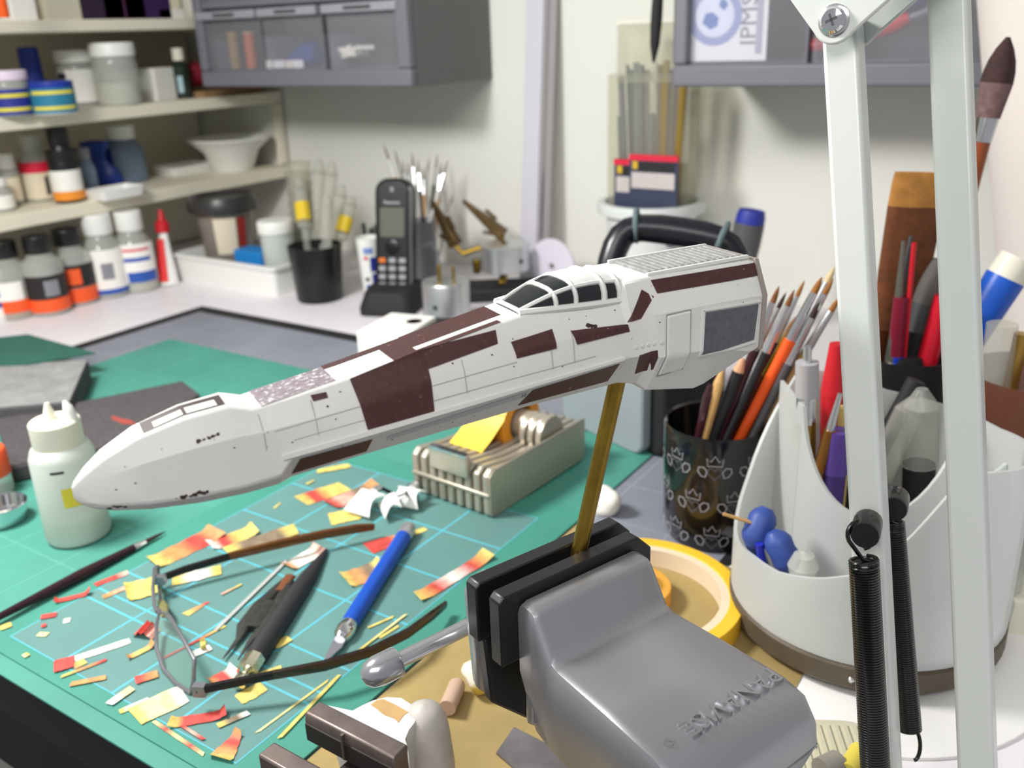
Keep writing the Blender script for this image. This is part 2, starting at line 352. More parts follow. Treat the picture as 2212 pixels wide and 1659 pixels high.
f = facing(p); mk('paper_label', MB().lathe([(r*1.0, H_*.05), (r*.83, H_*.36), (r*.62, H_*.62)], 12, a0=f-1.3, a1=f-.05, cap=False), M('label_scarlet', (220, 50, 52), .5), t)
# lower shelf
z1 = SH[0][1]
bottle('paint_bottle', 'small clear paint bottle with plain white cap at the left edge', 8, 455, z1, 385, 52, 'round', CLRGLASS, WHITE, ((.1, .5, 3.2, 0, PAPER),), (.5, SMOKE))
bottle('paint_bottle', 'small smoky paint bottle with square white cap on lower shelf', 32, 442, z1, 332, 44, 'tall', CLRGLASS, WHITE, ((.1, .55, 1.2, 0, LCR),), (.6, SMOKE))
bottle('varnish_bottle', 'clear capped bottle with crimson band and cream label', 92, 432, z1, 290, 66, 'round', CLRGLASS, CLRGLASS, ((.05, .44, 3.2, 0, LCR), (.44, .60, 3.2, 0, LRD), (.1, .38, .14, .5, DGREY)), (.42, PALEL))
t = bottle('primer_bottle', 'black topped bottle with white label and orange foot band', 153, 435, z1, 275, 62, 'round', BLACK, BLACK, ((.04, .16, 3.2, 0, M('label_amber', (240, 150, 50), .5)), (.16, .44, 3.2, 0, PAPER), (.56, .70, 3.2, 0, BLACK)), None)
bottle('paint_bottle', 'grey bottle half hidden between black topped and blue ones', 196, 420, z1, 320, 40, 'round', GBL, GREY, (), None)
bottle('wash_bottle', 'blue grey bottle with white cap and blue label at mid shelf', 278, 392, z1, 270, 84, 'round', GBL, WHITE, ((.05, .62, .5, -1.1, NAVY),), None)
p = D(222, 402, z1); t = thing('blue_bag', 'crumpled shiny blue sachet between bottles on lower shelf', 'sachet', p)
rings = []
for k in range(7):
    w_ = (.030, .028, .024, .014, .010, .02, .024)[k]; rings.append([V((w_*cos(a)*(1+.2*sin(3*a+k)), .4*w_*sin(a), k*.0105)) for a in [2*PI*i/14 for i in range(14)]])
mk('pouch', MB().loft(rings).move(MX.Rotation(YAW, 4, 'Z')), M('blue_foil', (28, 60, 150), .3), t, sub=1)
for (u, v, w_, lab) in ((250, 425, 110, 'flat white mixing palette at the edge of lower shelf'), (400, 372, 120, 'shallow white plastic dish on lower shelf beside the bowl')):
    p = D(u, v, z1); r = mm(p, w_)/2
    t = thing('palette', lab, 'palette', p, rad(90)); mk('tray', MB().loft([[V((q[0]*s_, q[1]*s_, zz)) for q in rrect(r*2, r*1.3, r*.2)] for s_, zz in ((.9, 0), (1, .012), (.96, .012), (.88, .004))]), WHITE, t)
    mk('well', MB().lathe([(r*.3, .004), (r*.32, .0055), (0, .0045)], 18), CREAM, t)
p = V((-1.146, .960, z1)); r = .062; t = thing('bowl', 'white china bowl with scalloped rim at the end of lower shelf', 'bowl', p)
mk('bowl_body', MB().lathe([(0, .003), (r*.42, .003), (r*.46, 0), (r*.5, .003), (r*.66, .028), (r*.96, .044), (r, .046), (r*.97, .048), (r*.64, .032), (r*.46, .008), (0, .007)], 40), WHITE, t)
mk('rim_pattern', MB().lathe([(r*.70, .0302), (r*.74, .0325)], 40, cap=False), DGREY, t)
# middle shelf
z1 = SH[1][1]
bottle('paint_jar', 'round jar with pale lilac lid and blue label ringed in yellow', 30, 250, z1, 152, 84, 'wide', CLRGLASS, M('lilac_lid', (222, 204, 222), .5), ((.04, .60, 3.2, 0, NAVY), (.12, .20, 3.2, 0, LYE), (.42, .50, 3.2, 0, LYE)), (.6, GBL))
bottle('paint_jar', 'white lidded clear jar behind the lilac one on middle shelf', 68, 222, z1, 100, 78, 'wide', CLRGLASS, WHITE, (), (.5, SMOKE))
bottle('paint_jar', 'yellow and teal labelled jar under a tall blue cap', 122, 245, z1, 175, 88, 'wide', WHITE, BLUE, ((.04, .80, 3.2, 0, LTE), (.15, .25, 1.1, 0, LYE), (.62, .72, 1.1, 0, LYE)), None)
p = D(98, 236, z1); q = thing('spray_cap', 'tall deep blue cylinder cap standing among jars on middle shelf', 'cap', p+V((-.03, .01, 0)))
mk('shell', MB().lathe([(0, 0), (.0125, 0), (.0125, .05), (.0122, hgt(p, 102)), (0, hgt(p, 102)+.001)], 24), BLUE, q, bevel=.001)
bottle('paint_jar', 'clear jar with large white paper label on middle shelf', 182, 228, z1, 108, 86, 'wide', CLRGLASS, WHITE, ((.08, .66, .9, .25, PAPER), (.5, .6, .3, -.9, LBK), (.3, .38, .25, -.9, BBLUE)), (.5, SMOKE))
bottle('varnish_jar', 'big clear jar of greyish liquid with broad white lid', 262, 226, z1, 92, 92, 'wide', CLRGLASS, WHITE, (), (.36, PALEL))
p = D(345, 216, z1); one('white_box', MB().box((0, 0, .021), (.036, .05, .042)), PAPER, 'small plain white carton on middle shelf beside the big jar', 'box', p, rad(14), bevel=.001)
p = PXX(396, 195, -1.125); p.z = z1; t = thing('dropper_bottle', 'slim dark green bottle with cream cap by the red flower', 'bottle', p)
mk('body', MB().lathe([(0, 0), (.0115, 0), (.012, .002), (.012, .042), (.006, .048), (.006, .052)], 20), M('dark_green_glass', (36, 46, 38), .25), t); mk('cap', MB().lathe([(.008, .05), (.008, .066), (0, .0665)], 20), CREAM, t)
mk('paper_label', MB().lathe([(.0122, .008), (.0122, .03)], 12, a0=facing(p)-.5, a1=facing(p)+.1, cap=False), M('pale_blue_label', (160, 190, 195), .5), t)
CRIM = M('crimson_cloth', (128, 18, 38), .7, noise=.3, nscale=80)
p = PXX(455, 190, -1.135); p.z = z1+.0085; t = thing('crimson_toy', 'crimson soft thing lying at the end of middle shelf', 'cloth', p)
mk('cloth_body', MB().loft([[V((x_, r_*cos(a), .004+r_*(1+sin(a)))) for a in [2*PI*i/12 for i in range(12)]] for x_, r_ in ((-.035, .004), (-.03, .02), (-.01, .017), (.01, .012), (.03, .009), (.04, .002))]).move(MX.Rotation(rad(70), 4, 'Z')), CRIM, t, sub=1)
p = D(352, 138, z1+.03); one('red_cone', MB().lathe([(0, 0), (.009, .0), (.007, .012), (.004, .022), (0, .022)], 14, T=MX.Rotation(rad(-80), 4, 'X')), RED, 'small red pointed cap lying behind the white carton', 'cap', V((-1.17, PXX(355, 170, -1.17).y, z1+.03)))
bpy.data.objects['red_cone'].location.z = z1+.0085
one('brown_card', MB().box((0, 0, .004), (.09, .12, .008)), M('brown_cardboard', (150, 118, 82), .8), 'flat brown card on the end of middle shelf under the cabinet', 'card', V((-1.147, .945, z1)), .05)
# top shelf, only the feet of things show
z1 = SH[2][1]
bottle('orange_bottle', 'orange bottle at the left end of top shelf', 8, 38, z1, -40, 26, 'tall', ORANGE, WHITE, (), None, h=.075)
for u, d_, m, lab in ((46, (.03, .03, .05), PAPER, 'white carton on top shelf beside the orange bottle'), (128, (.035, .045, .05), M('cream_carton', (206, 200, 180), .6), 'cream carton with red and blue stripes on top shelf'),
                  (215, (.03, .06, .06), M('dark_purple_card', (46, 28, 52), .6), 'dark purple box on top shelf left of the mauve one'), (262, (.03, .06, .055), M('mauve_card', (92, 48, 84), .6), 'mauve box standing among purple ones on top shelf'), (312, (.03, .07, .06), M('violet_card', (54, 26, 78), .6), 'deep violet box near the right end of top shelf'), (360, (.03, .04, .012), PAPER, 'low white box at the right end of top shelf')):
    p = D(u, 42-u*.05, z1+.001); p.x = -1.12; yy = PXX(u, 42-u*.05, -1.12).y; t = thing('carton', lab, 'box', V((-1.125, yy, z1)))
    mk('box_body', MB().box((0, 0, d_[2]/2), d_), m, t, bevel=.0006)
    if u == 128:
        for i, mm_ in enumerate((LRD, NAVY, LBL)): mk('stripe', MB().box((.0151, -.012+.012*i, .02), (.0006, .008, .022)), mm_, t)

# ------------------------------------------------------------------ wall cabinets with clear drawers
CABM = M('cabinet_grey', (112, 112, 120), .5); CABD = M('cabinet_side_grey', (104, 103, 103), .55)
def cabinet(lab, x0, x1, edges, zb=.2446, yf=.865, zo=.02, hh=.26, dh=.062):
    t = thing('drawer_cabinet', lab, 'cabinet', ((x0+x1)/2, (yf+WY)/2, zb)); th = .004; y1 = WY-.001; cx_ = (x0+x1)/2; W_ = x1-x0
    sh = MB(); 
    for x in (x0+th/2, x1-th/2): sh.box((x, (yf+y1)/2+.006, zb+hh/2), (th, y1-yf-.012, hh))
    for z in (zb+th/2, zb+hh-th/2): sh.box((cx_, (yf+y1)/2+.006, z), (W_-2*th, y1-yf-.012, th))
    sh.box((cx_, y1-th/2, zb+hh/2), (W_-2*th, th, hh-2*th)); mk('case', sh, CABD, t, bevel=.0015, world=True)
    fr = MB(); fr.box((cx_, yf+.006, zb+zo/2), (W_, .012, zo)); fr.box((x0+.0075, yf+.006, zb+hh/2+zo/2-.006), (.015, .012, hh-zo-.012)); fr.box((x1-.0095, yf+.006, zb+hh/2+zo/2-.006), (.019, .012, hh-zo-.012)); fr.box((cx_, yf+.006, zb+hh-.006), (W_, .012, .012))
    mk('front_frame', fr, CABM, t, bevel=.003, seg=3, world=True)
    for row in range(2):
        zz = zb+zo+row*(dh+.024)
        mk('rail', MB().box((cx_, yf+.008, zz+dh+.019), (W_-.034, .010, .008)), CABM, t, world=True)
        for a, b in edges:
            d = MB(); d.box(((a+b)/2, yf+.008, zz+dh/2), (b-a-.002, .002, dh)); 
            dr = mk('drawer', d, CLEAR, t, world=True)
            b2 = MB(); yb = yf+.07
            for x in (a+.003, b-.003): b2.box((x, yf+.04, zz+.02), (.0015, .06, .04))
            b2.box(((a+b)/2, yf+.04, zz+.001), (b-a-.006, .06, .0015)); mk('drawer_tray', b2, CLEAR, dr, world=True)
            mk('finger_lip', MB().box(((a+b)/2, yf+.004, zz+dh+.006), (b-a-.003, .012, .010)), M('grey_lip', (150, 148, 156), .4), dr, bevel=.001, world=True)
            mk('label_slot', MB().box(((a+b)/2, yf-.0022, zz+dh+.006), ((b-a)*.35, .0006, .004)), DGREY, dr, world=True)
    return t
def xl(u, Y=.865): return PY(u, 100, Y).x
X0, X1 = xl(425), -.709
cabinet('grey drawer cabinet with clear drawers on wall above the bowl', X0, X1, [(xl(430), xl(560)), (xl(562), xl(692)), (xl(700), xl(864))])
zc = .2446+.0215
for u, m, lab in ((505, M('tan_thread', (150, 122, 66), .6), 'tan thread reel inside the leftmost wall cabinet drawer'), (540, M('copper_thread', (186, 92, 48), .5), 'coppery orange reel inside the leftmost wall cabinet drawer')):
    t = thing('reel', lab, 'reel', (xl(u, .90), .90, zc)); mk('winding', MB().lathe([(0, 0), (.0075, 0), (.0075, .044), (0, .044)], 16), m, t); mk('flange', MB().lathe([(.0085, .044), (.0085, .046), (0, .046)], 16), WOOD, t)
t = thing('fabric_bundle', 'bundle of blue cloth inside the middle wall cabinet drawer', 'cloth', (xl(655, .90), .90, zc))
mk('folded_cloth', MB().loft([[V((x_, .016*cos(a), h_*(.5+.5*sin(a)))) for a in [2*PI*i/10 for i in range(10)]] for x_, h_ in ((-.028, .01), (-.01, .024), (.01, .036), (.028, .03))]), M('blue_cloth', (44, 62, 128), .8), t, sub=1)
for k in range(5):
    t = one('small_part', MB().box((0, 0, .005), (.012, .014, .010)), (CREAM, PAPER, RED, CREAM, PAPER)[k], 'small pale part inside the middle wall cabinet drawer, '+['first', 'second', '', 'third', 'fourth'][k]+' from the left' if k != 2 else 'small red part loose inside the middle wall cabinet drawer', 'part', (xl(585+k*14, .885) + (-.02 if k == 2 else 0), .885 + (.0 if k != 2 else .02), zc), k, None if k == 2 else 'pale parts in the middle drawer', bevel=.001)
t = thing('parts_heap', 'heap of pale plastic sprue inside the third wall cabinet drawer', 'sprue', (xl(775, .90), .90, zc))
for k in range(9): mk('piece', MB().box((random.uniform(-.02, .02), random.uniform(-.012, .012), .006+random.uniform(0, .018)), (.022, .006, .005), MX.Rotation(random.uniform(0, 3), 3, 'Z') @ MX.Rotation(random.uniform(-.5, .5), 3, 'X')), CREAM, t)
X0 = -.3875
cabinet('grey drawer cabinet with the club card in a drawer, behind lamp arms', X0, .02, [(xl(1476), xl(1742)), (xl(1748), xl(2012)), (xl(2018), xl(2200))], dh=.07)
xc = (xl(1490, .876)+xl(1655, .876))/2; wc = xl(1655, .876)-xl(1490, .876)
t = thing('club_card', 'white card with blue globe logo and IPMS letters inside a drawer', 'card', (xc, .877, zc))
mk('card', MB().box((0, 0, .037), (wc, .001, .072)), PAPER, t)
gl = M('globe_grey_blue', (150, 158, 196), .6); FR = frame((1, 0, 0), (0, 0, 1), (-wc*.18, -.0007, .041))
def ringm(r0, r1, n=32): 
    b = MB(); b.add([(r0*cos(2*PI*i/n), r0*sin(2*PI*i/n), 0) for i in range(n)]+[(r1*cos(2*PI*i/n), r1*sin(2*PI*i/n), 0) for i in range(n)], [(i, (i+1) % n, n+(i+1) % n, n+i) for i in range(n)]); return b
mk('globe_ring', ringm(.019, .0265).move(FR), gl, t)
mk('globe_sea', MB().add([(.018*cos(2*PI*i/32), .018*sin(2*PI*i/32), 0) for i in range(32)], [tuple(range(32))]).move(FR @ MX.Translation((0, 0, .0001))), M('globe_white', (224, 226, 236), .6), t)
for pl in ([(-.012, -.006), (-.004, -.012), (.003, -.009), (.004, -.002), (-.002, .003), (-.009, .002)], [(.004, .008), (.009, .004), (.013, .009), (.009, .014), (.005, .013)]):
    mk('land', MB().prism(pl, .0002, .0003, FR), M('globe_blue', (84, 122, 180), .6), t)
text('lettering', 'IPMS', .021, frame((0, 0, 1), (-1, 0, 0), (wc*.27, -.0008, .036)), M('print_grey', (128, 130, 140), .6), t, .0001, sx=1.05)
mk('printed_line', MB().box((wc*.40, -.0008, .036), (.006, .0003, .058)), M('print_pale', (176, 172, 186), .6), t)
for k, (u, m, lab) in enumerate(((1880, M('red_grip', (200, 36, 40), .4), 'bright red handled tool inside right cabinet drawer between the lamp arms'), (1920, M('navy_grip', (34, 46, 96), .4), 'dark blue handled tool inside right cabinet drawer'))):
    t = thing('tool', lab, 'tool', (xl(u, .90), .90, zc)); mk('grip', MB().tube([(-.05, 0, .012+.02*k), (-.02, 0, .018+.02*k), (.02, 0, .030+.018*k), (.03, 0, .033+.018*k)], [.006, .009, .009, .005], 12), m, t); mk('shaft', MB().tube([(.03, 0, .033+.018*k), (.05, 0, .04+.018*k)], .003, 8), STEEL, t)

# ------------------------------------------------------------------ back of the bench
def box_from(name, mb_): return mb_
a = D(387, 606, ZD); b = D(597, 643, ZD); ex = (b-a); wT = ex.length; ez = math.atan2(ex.y, ex.x); hT = hgt(b, 578); dT = .115
t = thing('tray', 'white rectangular plastic tray in the corner behind the mats', 'tray', a, ez)
def ring(w_, d_, r_, z_, ox=0, oy=0): return [V((q[0]+w_/2+ox, q[1]+d_/2+oy, z_)) for q in rrect(w_, d_, r_, 4)]
mk('shell', MB().loft([ring(wT, dT, .006, 0), ring(wT+.004, dT+.004, .007, hT-.005, -.002, -.002), ring(wT+.010, dT+.010, .008, hT-.004, -.005, -.005), ring(wT+.010, dT+.010, .008, hT, -.005, -.005), ring(wT-.002, dT-.002, .006, hT, .001, .001), ring(wT-.006, dT-.006, .005, .003, .003, .003)]), WHITE, t)
def intray(x, y): return ROOT[t.name] @ V((x, y, .003))
p = intray(.040, .060); rr = mm(p, 62); hh = hgt(p, 420)
q = thing('food_tub', 'round clear tub with black lid and paper label standing in tray', 'tub', p)
SMK = clearp('smoky_plastic', (150, 140, 130), .75)
mk('tub_body', MB().lathe([(0, 0), (rr*.72, 0), (rr*.76, .004), (rr*.95, hh*.82)], 32), SMK, q)
mk('lid', MB().lathe([(rr*1.0, hh*.80), (rr*1.16, hh*.82), (rr*1.18, hh*.9), (rr*1.05, hh), (rr*.9, hh*.95), (0, hh*.95)], 32), M('black_lid', (52, 50, 50), .35), q)
f = facing(p); mk('paper_label', MB().lathe([(rr*.84, hh*.30), (rr*.95, hh*.75)], 14, a0=f-.45, a1=f+.35, cap=False), LCR, q); mk('round_label', MB().lathe([(rr*.86, hh*.38), (rr*.95, hh*.75)], 8, a0=f+.40, a1=f+.75, cap=False), M('label_brick', (150, 40, 30), .5), q)
p = intray(.118, .040); one('blue_box', MB().box((0, 0, .022), (.052, .03, .044)), M('cyan_card', (30, 130, 205), .5), 'small sky blue box in tray behind the rim', 'box', p, ez, bevel=.001)
p = intray(wT-.024, .034); t2 = bottle('clear_jar', 'frosted jar with flat white lid in the tray corner', 0, 0, 0, 0, 0, 'wide', MILKY, WHITE, (), None, 'jar', h=.075) if False else None
q = thing('clear_jar', 'frosted jar with flat white lid in the tray corner', 'jar', p); r = mm(p, 36); H_ = hgt(p, 475)
mk('body', MB().lathe([(0, 0), (r*.8, 0), (r*.86, .003), (r*.95, H_*.85)], 24), MILKY, q); mk('lid', MB().lathe([(r*1.02, H_*.82), (r*1.05, H_*.84), (r*1.05, H_*.98), (r, H_), (0, H_)], 24), WHITE, q)
p = intray(wT-.03, .088); q = thing('cup_stack', 'tall stack of clear ribbed plastic cups at the tray back', 'cups', p)
H_ = hgt(p, 350); r = mm(p, 28); n = 9; CLR3 = clearp('cup_plastic', (238, 238, 230), .16)
for k in range(n):
    z0 = k*H_*.085; mk('cup', MB().lathe([(0, z0), (r*.7, z0), (r*.98, z0+H_*.30), (r*1.06, z0+H_*.305), (r*1.06, z0+H_*.32), (r*.98, z0+H_*.32)], 20), CLR3, q)
# black beaker with pipettes
p = D(692, 645, ZD); H_ = hgt(p, 528); r = mm(p, 57); t = thing('beaker', 'black round beaker holding clear pipettes with yellow bands', 'cup', p)
mk('cup_body', MB().lathe([(0, 0), (r*.82, 0), (r*.85, .002), (r*1.0, H_), (r*.97, H_), (r*.82, .004), (0, .004)], 36), BLACK, t)
base = p
def stick(name, label, cat, p0, p1, segs, group=None, seg=10):
    "a thing along p0->p1 made of (part name, t0, t1, r0, r1, material) pieces"
    L_ = (V(p1)-V(p0)).length; T = zframe(p0, p1); o = thing(name, label, cat, p0, 0, group)
    for nm, t0, t1, r0, r1, m in segs:
        n = 5 if nm in ('bristles',) else 2; prof = [(0, t0*L_)]
        for k in range(n): x_ = k/(n-1); prof.append((r0+(r1-r0)*(x_ if nm != 'bristles' else x_**2.2), (t0+(t1-t0)*x_)*L_))
        prof.append((0, t1*L_)); mk(nm, MB().lathe(prof, seg, T=T), m, o, world=True)
    return o
YB = M('yellow_band', (222, 190, 40), .5); CLR2 = clearp('pipette_plastic', (232, 232, 226), .24)
for k, (u, v, lab) in enumerate(((645, 385, 'clear pipette with yellow band, leaning left in the black beaker'), (760, 425, 'clear pipette with yellow band, leaning right in the black beaker'))):
    p1 = PD(u, v, depth(base)+.01); p0 = base+V((0, 0, .01))+(RT*(.008 if k else -.008)); rr = mm(base, 15)
    stick('pipette', lab, 'pipette', p0, p1, [('stem', 0, .55, rr*.35, rr*.6, CLR2), ('band', .62, .78, rr*1.08, rr*1.08, YB), ('barrel', .55, .92, rr, rr, CLR2), ('bulb_end', .92, 1, rr, rr*.6, CLR2)], 'pipettes in the black beaker')
for k, (u, v) in enumerate(((690, 345), (718, 350), (738, 400), (705, 420))):
    p1 = PD(u, v, depth(base)+(.025, .02, .012, -.03)[k]); p0 = base+V((0, 0, .01))+R0*(-.012+.008*k)+V((-sin(YAW), cos(YAW), 0))*(.012, .012, .008, -.012)[k]
    stick('clear_tube', ('tall clear tube with crumpled top, middle of black beaker', 'tall clear tube right of centre in black beaker', 'short clear tube beside the right pipette', 'short clear tube in front in black beaker')[k], 'tube', p0, p1, [('barrel', 0, .9, .0035, .0085, CLR2), ('tip', .9, 1, .0085, .004, CLR2)], 'clear tubes in the black beaker')
# blue and white tube cup with needles and thin brushes
p = D(806, 640, ZD); H_ = hgt(p, 512); r = mm(p, 26); t = thing('paper_cup', 'white cup printed in blue behind the telephone', 'cup', p); base = p
mk('cup_body', MB().lathe([(0, 0), (r*.7, 0), (r, H_), (r*.96, H_), (r*.68, .003), (0, .003)], 28), WHITE, t)
f = facing(p)
for z0, z1, a0, a1, m in ((.06, .24, -.6, .6, LBL), (.2, .42, .1, .7, NAVY), (.46, .70, .0, .6, NAVY), (.76, .86, -.5, .3, M('print_periwinkle', (120, 140, 200), .5)), (.66, .72, -.5, -.2, LRD), (.30, .36, -.6, -.2, BLACK)):
    k0 = .72+.29*z0; k1 = .72+.29*z1; mk('printed_patch', MB().lathe([(r*k0*1.01+.0003, z0*H_), (r*k1*1.01+.0003, z1*H_)], 8, a0=f+a0, a1=f+a1, cap=False), m, t)
for k, (u, v) in enumerate(((780, 425), (800, 440), (812, 430))):
    stick('probe', ('thin black probe leaning left in the blue printed cup', 'thin black probe upright in the blue printed cup', 'thin black probe nearest the telephone in the blue printed cup')[k], 'probe', base+V((0, 0, .006))+RT*(.003*k-.004), PD(u, v, depth(base)), [('handle', 0, .72, .0032, .0028, BLACK), ('needle', .72, 1, .0009, .0003, STEEL)], 'probes in the blue printed cup')
# grey holder and brushes behind the telephone
p = D(915, 606, ZD); H_ = hgt(p, 475); t = thing('brush_holder', 'grey upright holder full of thin brushes behind the telephone', 'holder', p, YAW); s_ = mm(p, 60); base = p
mk('holder_box', MB().wall([(-s_/2, -s_/2), (s_/2, -s_/2), (s_/2, s_/2), (-s_/2, s_/2)], [H_]*4, .002, 0, closed=True), GREY, t); mk('holder_floor', MB().box((0, 0, .002), (s_-.002, s_-.002, .003)), GREY, t)
TIPS = [(828, 310, 'l'), (852, 322, 'w'), (868, 345, 'd'), (890, 330, 'w'), (903, 345, 'd'), (915, 360, 'l'), (927, 340, 'w'), (945, 332, 'd'), (953, 350, 'l'), (968, 345, 'w'), (962, 372, 'd'), (978, 420, 'w'), (880, 350, 'l')]
for k, (u, v, c) in enumerate(TIPS):
    p0 = base+V((0, 0, .008))+RT*(.011*math.sin(k*1.9))+V((0, .010*math.cos(k*2.3), 0)); p1 = PD(u, v, depth(base)+.02*math.sin(k*1.3))
    L_ = (p1-p0).length; hm = {'l': WOOD, 'w': M('pale_handle', (206, 204, 200), .4), 'd': MATBLK}[c]
    lab = {'l': 'wooden handled', 'w': 'pale handled', 'd': 'black handled'}[c]+' thin brush behind the telephone, '+['first', 'second', 'third', 'fifth', 'sixth', 'seventh', 'eighth', 'ninth', 'tenth', 'twelfth', 'eleventh', 'thirteenth', 'fourth'][k]+' tip from the left'
    stick('thin_brush', lab, 'brush', p0, p1, [('handle', 0, .74, .0016, .0024, hm), ('ferrule', .74, .88, .0018, .0012, STEEL), ('bristles', .88, 1, .0012, .0001, DBRIST)], 'thin brushes behind the telephone', 8)
# cordless telephone in its cradle
p = D(850, 668, ZD); t = thing('telephone', 'black cordless telephone handset standing in its cradle', 'telephone', p)
back = (R0*.02+V((-sin(YAW), cos(YAW), 0))).normalized(); Xp = V((cos(YAW), sin(YAW), 0)); yawp = rad(-14)
Rz = MX.Rotation(yawp, 3, 'Z'); Xp = Rz @ Xp; back = Rz @ back
upv = (V((0, 0, 1))*cos(rad(12))+back*sin(rad(12))).normalized(); W_ = .045; Hh = .143
o0 = p+V((0, 0, .010)); FR = frame(Xp, upv, o0)           # local x right, y up the handset, z towards the viewer
def phone_pt(x, y, z=0): return FR @ V((x, y, z))
prof = rrect(W_, Hh, .016, 6); mk('handset', MB().prism([(q[0], q[1]+Hh/2) for q in prof], -.026, 0, FR), BLACK, t, bevel=.005, seg=3, world=True)
mk('silver_edge', MB().tube([phone_pt(W_/2-.002, y_, -.004) for y_ in (.012, .05, .09, .12, .133)], .0026, 8), M('silver_trim', (150, 152, 160), .25, 1), t, world=True)
mk('screen', MB().prism([(q[0], q[1]+.092) for q in rrect(.030, .034, .003)], 0, .0008, FR), M('lcd_grey', (92, 96, 84), .3), t, world=True)
mk('earpiece', MB().prism([(q[0], q[1]+.130) for q in rrect(.004, .006, .001)], 0, .0008, FR), GREY, t, world=True)
inv = ROOT[t.name].inverted()
text('lettering', 'Panasonic', .0052, inv @ FR @ MX.Translation((0, .115, .0006)), M('print_white', (214, 214, 216), .5), t, .0001)
KEY = M('key_grey', (150, 152, 156), .4)
mk('navigation_pad', MB().lathe([(.0085, 0), (.0085, .0015), (.006, .002), (0, .002)], 20, T=FR @ MX.Translation((0, .063, 0))), M('pad_black', (16, 16, 18), .25), t, world=True)
for i in range(5):
    for j in range(3):
        m = KEY if i or j == 1 else (M('key_orange', (206, 110, 40), .4) if j == 0 else KEY)
        mk('key', MB().prism([(q[0]+(j-1)*.0125, q[1]+.048-i*.0096) for q in rrect(.0085, .0058, .002, 3)], 0, .0012, FR), m, t, world=True)
cr = MB().prism([(-.03, -.012), (.03, -.012), (.032, .03), (.022, .05), (-.022, .05), (-.032, .03)], -.046, -.026, frame(Xp, V((0, 0, 1)), p))
cb = MB().loft([[frame(Xp, back, p) @ V((q[0], q[1]+.01, z_)) for q in rrect(w_, d_, .012)] for w_, d_, z_ in ((.066, .085, 0), (.066, .085, .008), (.056, .066, .026), (.050, .05, .030))])
mk('cradle', cb, MATBLK, t, world=True)
# white carton, black case
pc_ = D(866, 800, -.0025); t = thing('white_carton', 'plain white carton standing in front of the telephone', 'box', pc_, rad(11)); hh = .047
mk('carton_body', MB().box((0, 0, hh/2), (.050, .066, hh)), PAPER, t, bevel=.0012); mk('thumb_notch', MB().lathe([(.008, hh+.0002), (0, hh+.0002)], 16, T=MX.Translation((.012, .012, 0))), M('notch_shade', (205, 204, 206), .7), t)
t = thing('black_case', 'black lidded case beside the white carton behind the model', 'case', D(985, 800, -.0025), rad(11))
mk('case_base', MB().box((0, 0, .015), (.072, .062, .030)), MATBLK, t, bevel=.003); mk('case_lid', MB().box((0, 0, .0362), (.074, .064, .012)), M('case_black', (38, 37, 38), .5), t, bevel=.003)
# aluminium cylinder with brass pins
p = D(968, 706, ZD); t = thing('aluminium_cylinder', 'shiny aluminium cylinder with brass pins behind the black case', 'cylinder', p); r = mm(p, 51); H_ = hgt(p, 606)
mk('cylinder_body', MB().lathe([(0, 0), (r, 0), (r, H_-.002), (r*.96, H_), (0, H_)], 36), ALU, t)
for k, (x_, y_) in enumerate(((-.6, 0), (-.25, -.4), (.4, -.1))): mk('pin', MB().lathe([(.0018, H_), (.0018, H_+.016), (.001, H_+.018), (0, H_+.018)], 8, T=MX.Translation((x_*r*.8+r*.2, y_*r, 0))), BRASS, t)
mk('side_hole', MB().lathe([(.0028, 0), (0, 0)], 12, T=zframe(V((r*cos(facing(p)-.5), r*sin(facing(p)-.5), H_*.55)), V((2*r*cos(facing(p)-.5), 2*r*sin(facing(p)-.5), H_*.55))) @ MX.Translation((0, 0, .0004))), DGREY, t)
# helping-hand stand: base, aluminium drum, two bronze clips on jointed arms
p = D(1085, 640, ZD); t = thing('clip_stand', 'bench stand with aluminium drum, brass joints and two bronze clips', 'stand', p)
BRZ = M('bronze_clip', (104, 84, 54), .45, .7, noise=.3, nscale=150)
mk('base', MB().box((0, 0, .008), (.09, .055, .016), MX.Rotation(YAW, 3, 'Z')), MATBLK, t, bevel=.003)
dc = PD(1092, 580, depth(p)+.0); rdr = mm(dc, 52); hd = mm(dc, 52)
mk('drum', MB().lathe([(0, 0), (rdr, 0), (rdr, hd), (rdr*.97, hd+.001), (0, hd+.001)], 36, T=MX.Translation(dc)), ALU, t, world=True)
mk('post', MB().tube([p+V((0, 0, .015)), dc+V((0, 0, .002))], .005, 10), BRASS, t, world=True)
mk('drum_hole', MB().lathe([(.003, 0), (0, 0)], 12, T=zframe(dc+V((cos(facing(dc)+.7)*rdr*1.005, sin(facing(dc)+.7)*rdr*1.005, hd*.45)), dc+V((cos(facing(dc)+.7), sin(facing(dc)+.7), hd*.45)))), BLACK, t, world=True)
mk('cross_bar', MB().tube([PD(1000, 548, depth(dc)+.02), PD(1080, 520, depth(dc)+.02), dc+V((0, 0, hd))], .0035, 8), BRASS, t, world=True)
mk('wing_screw', MB().box(PD(1030, 575, depth(dc)), (.008, .008, .018)), BRASS, t, bevel=.002, world=True)
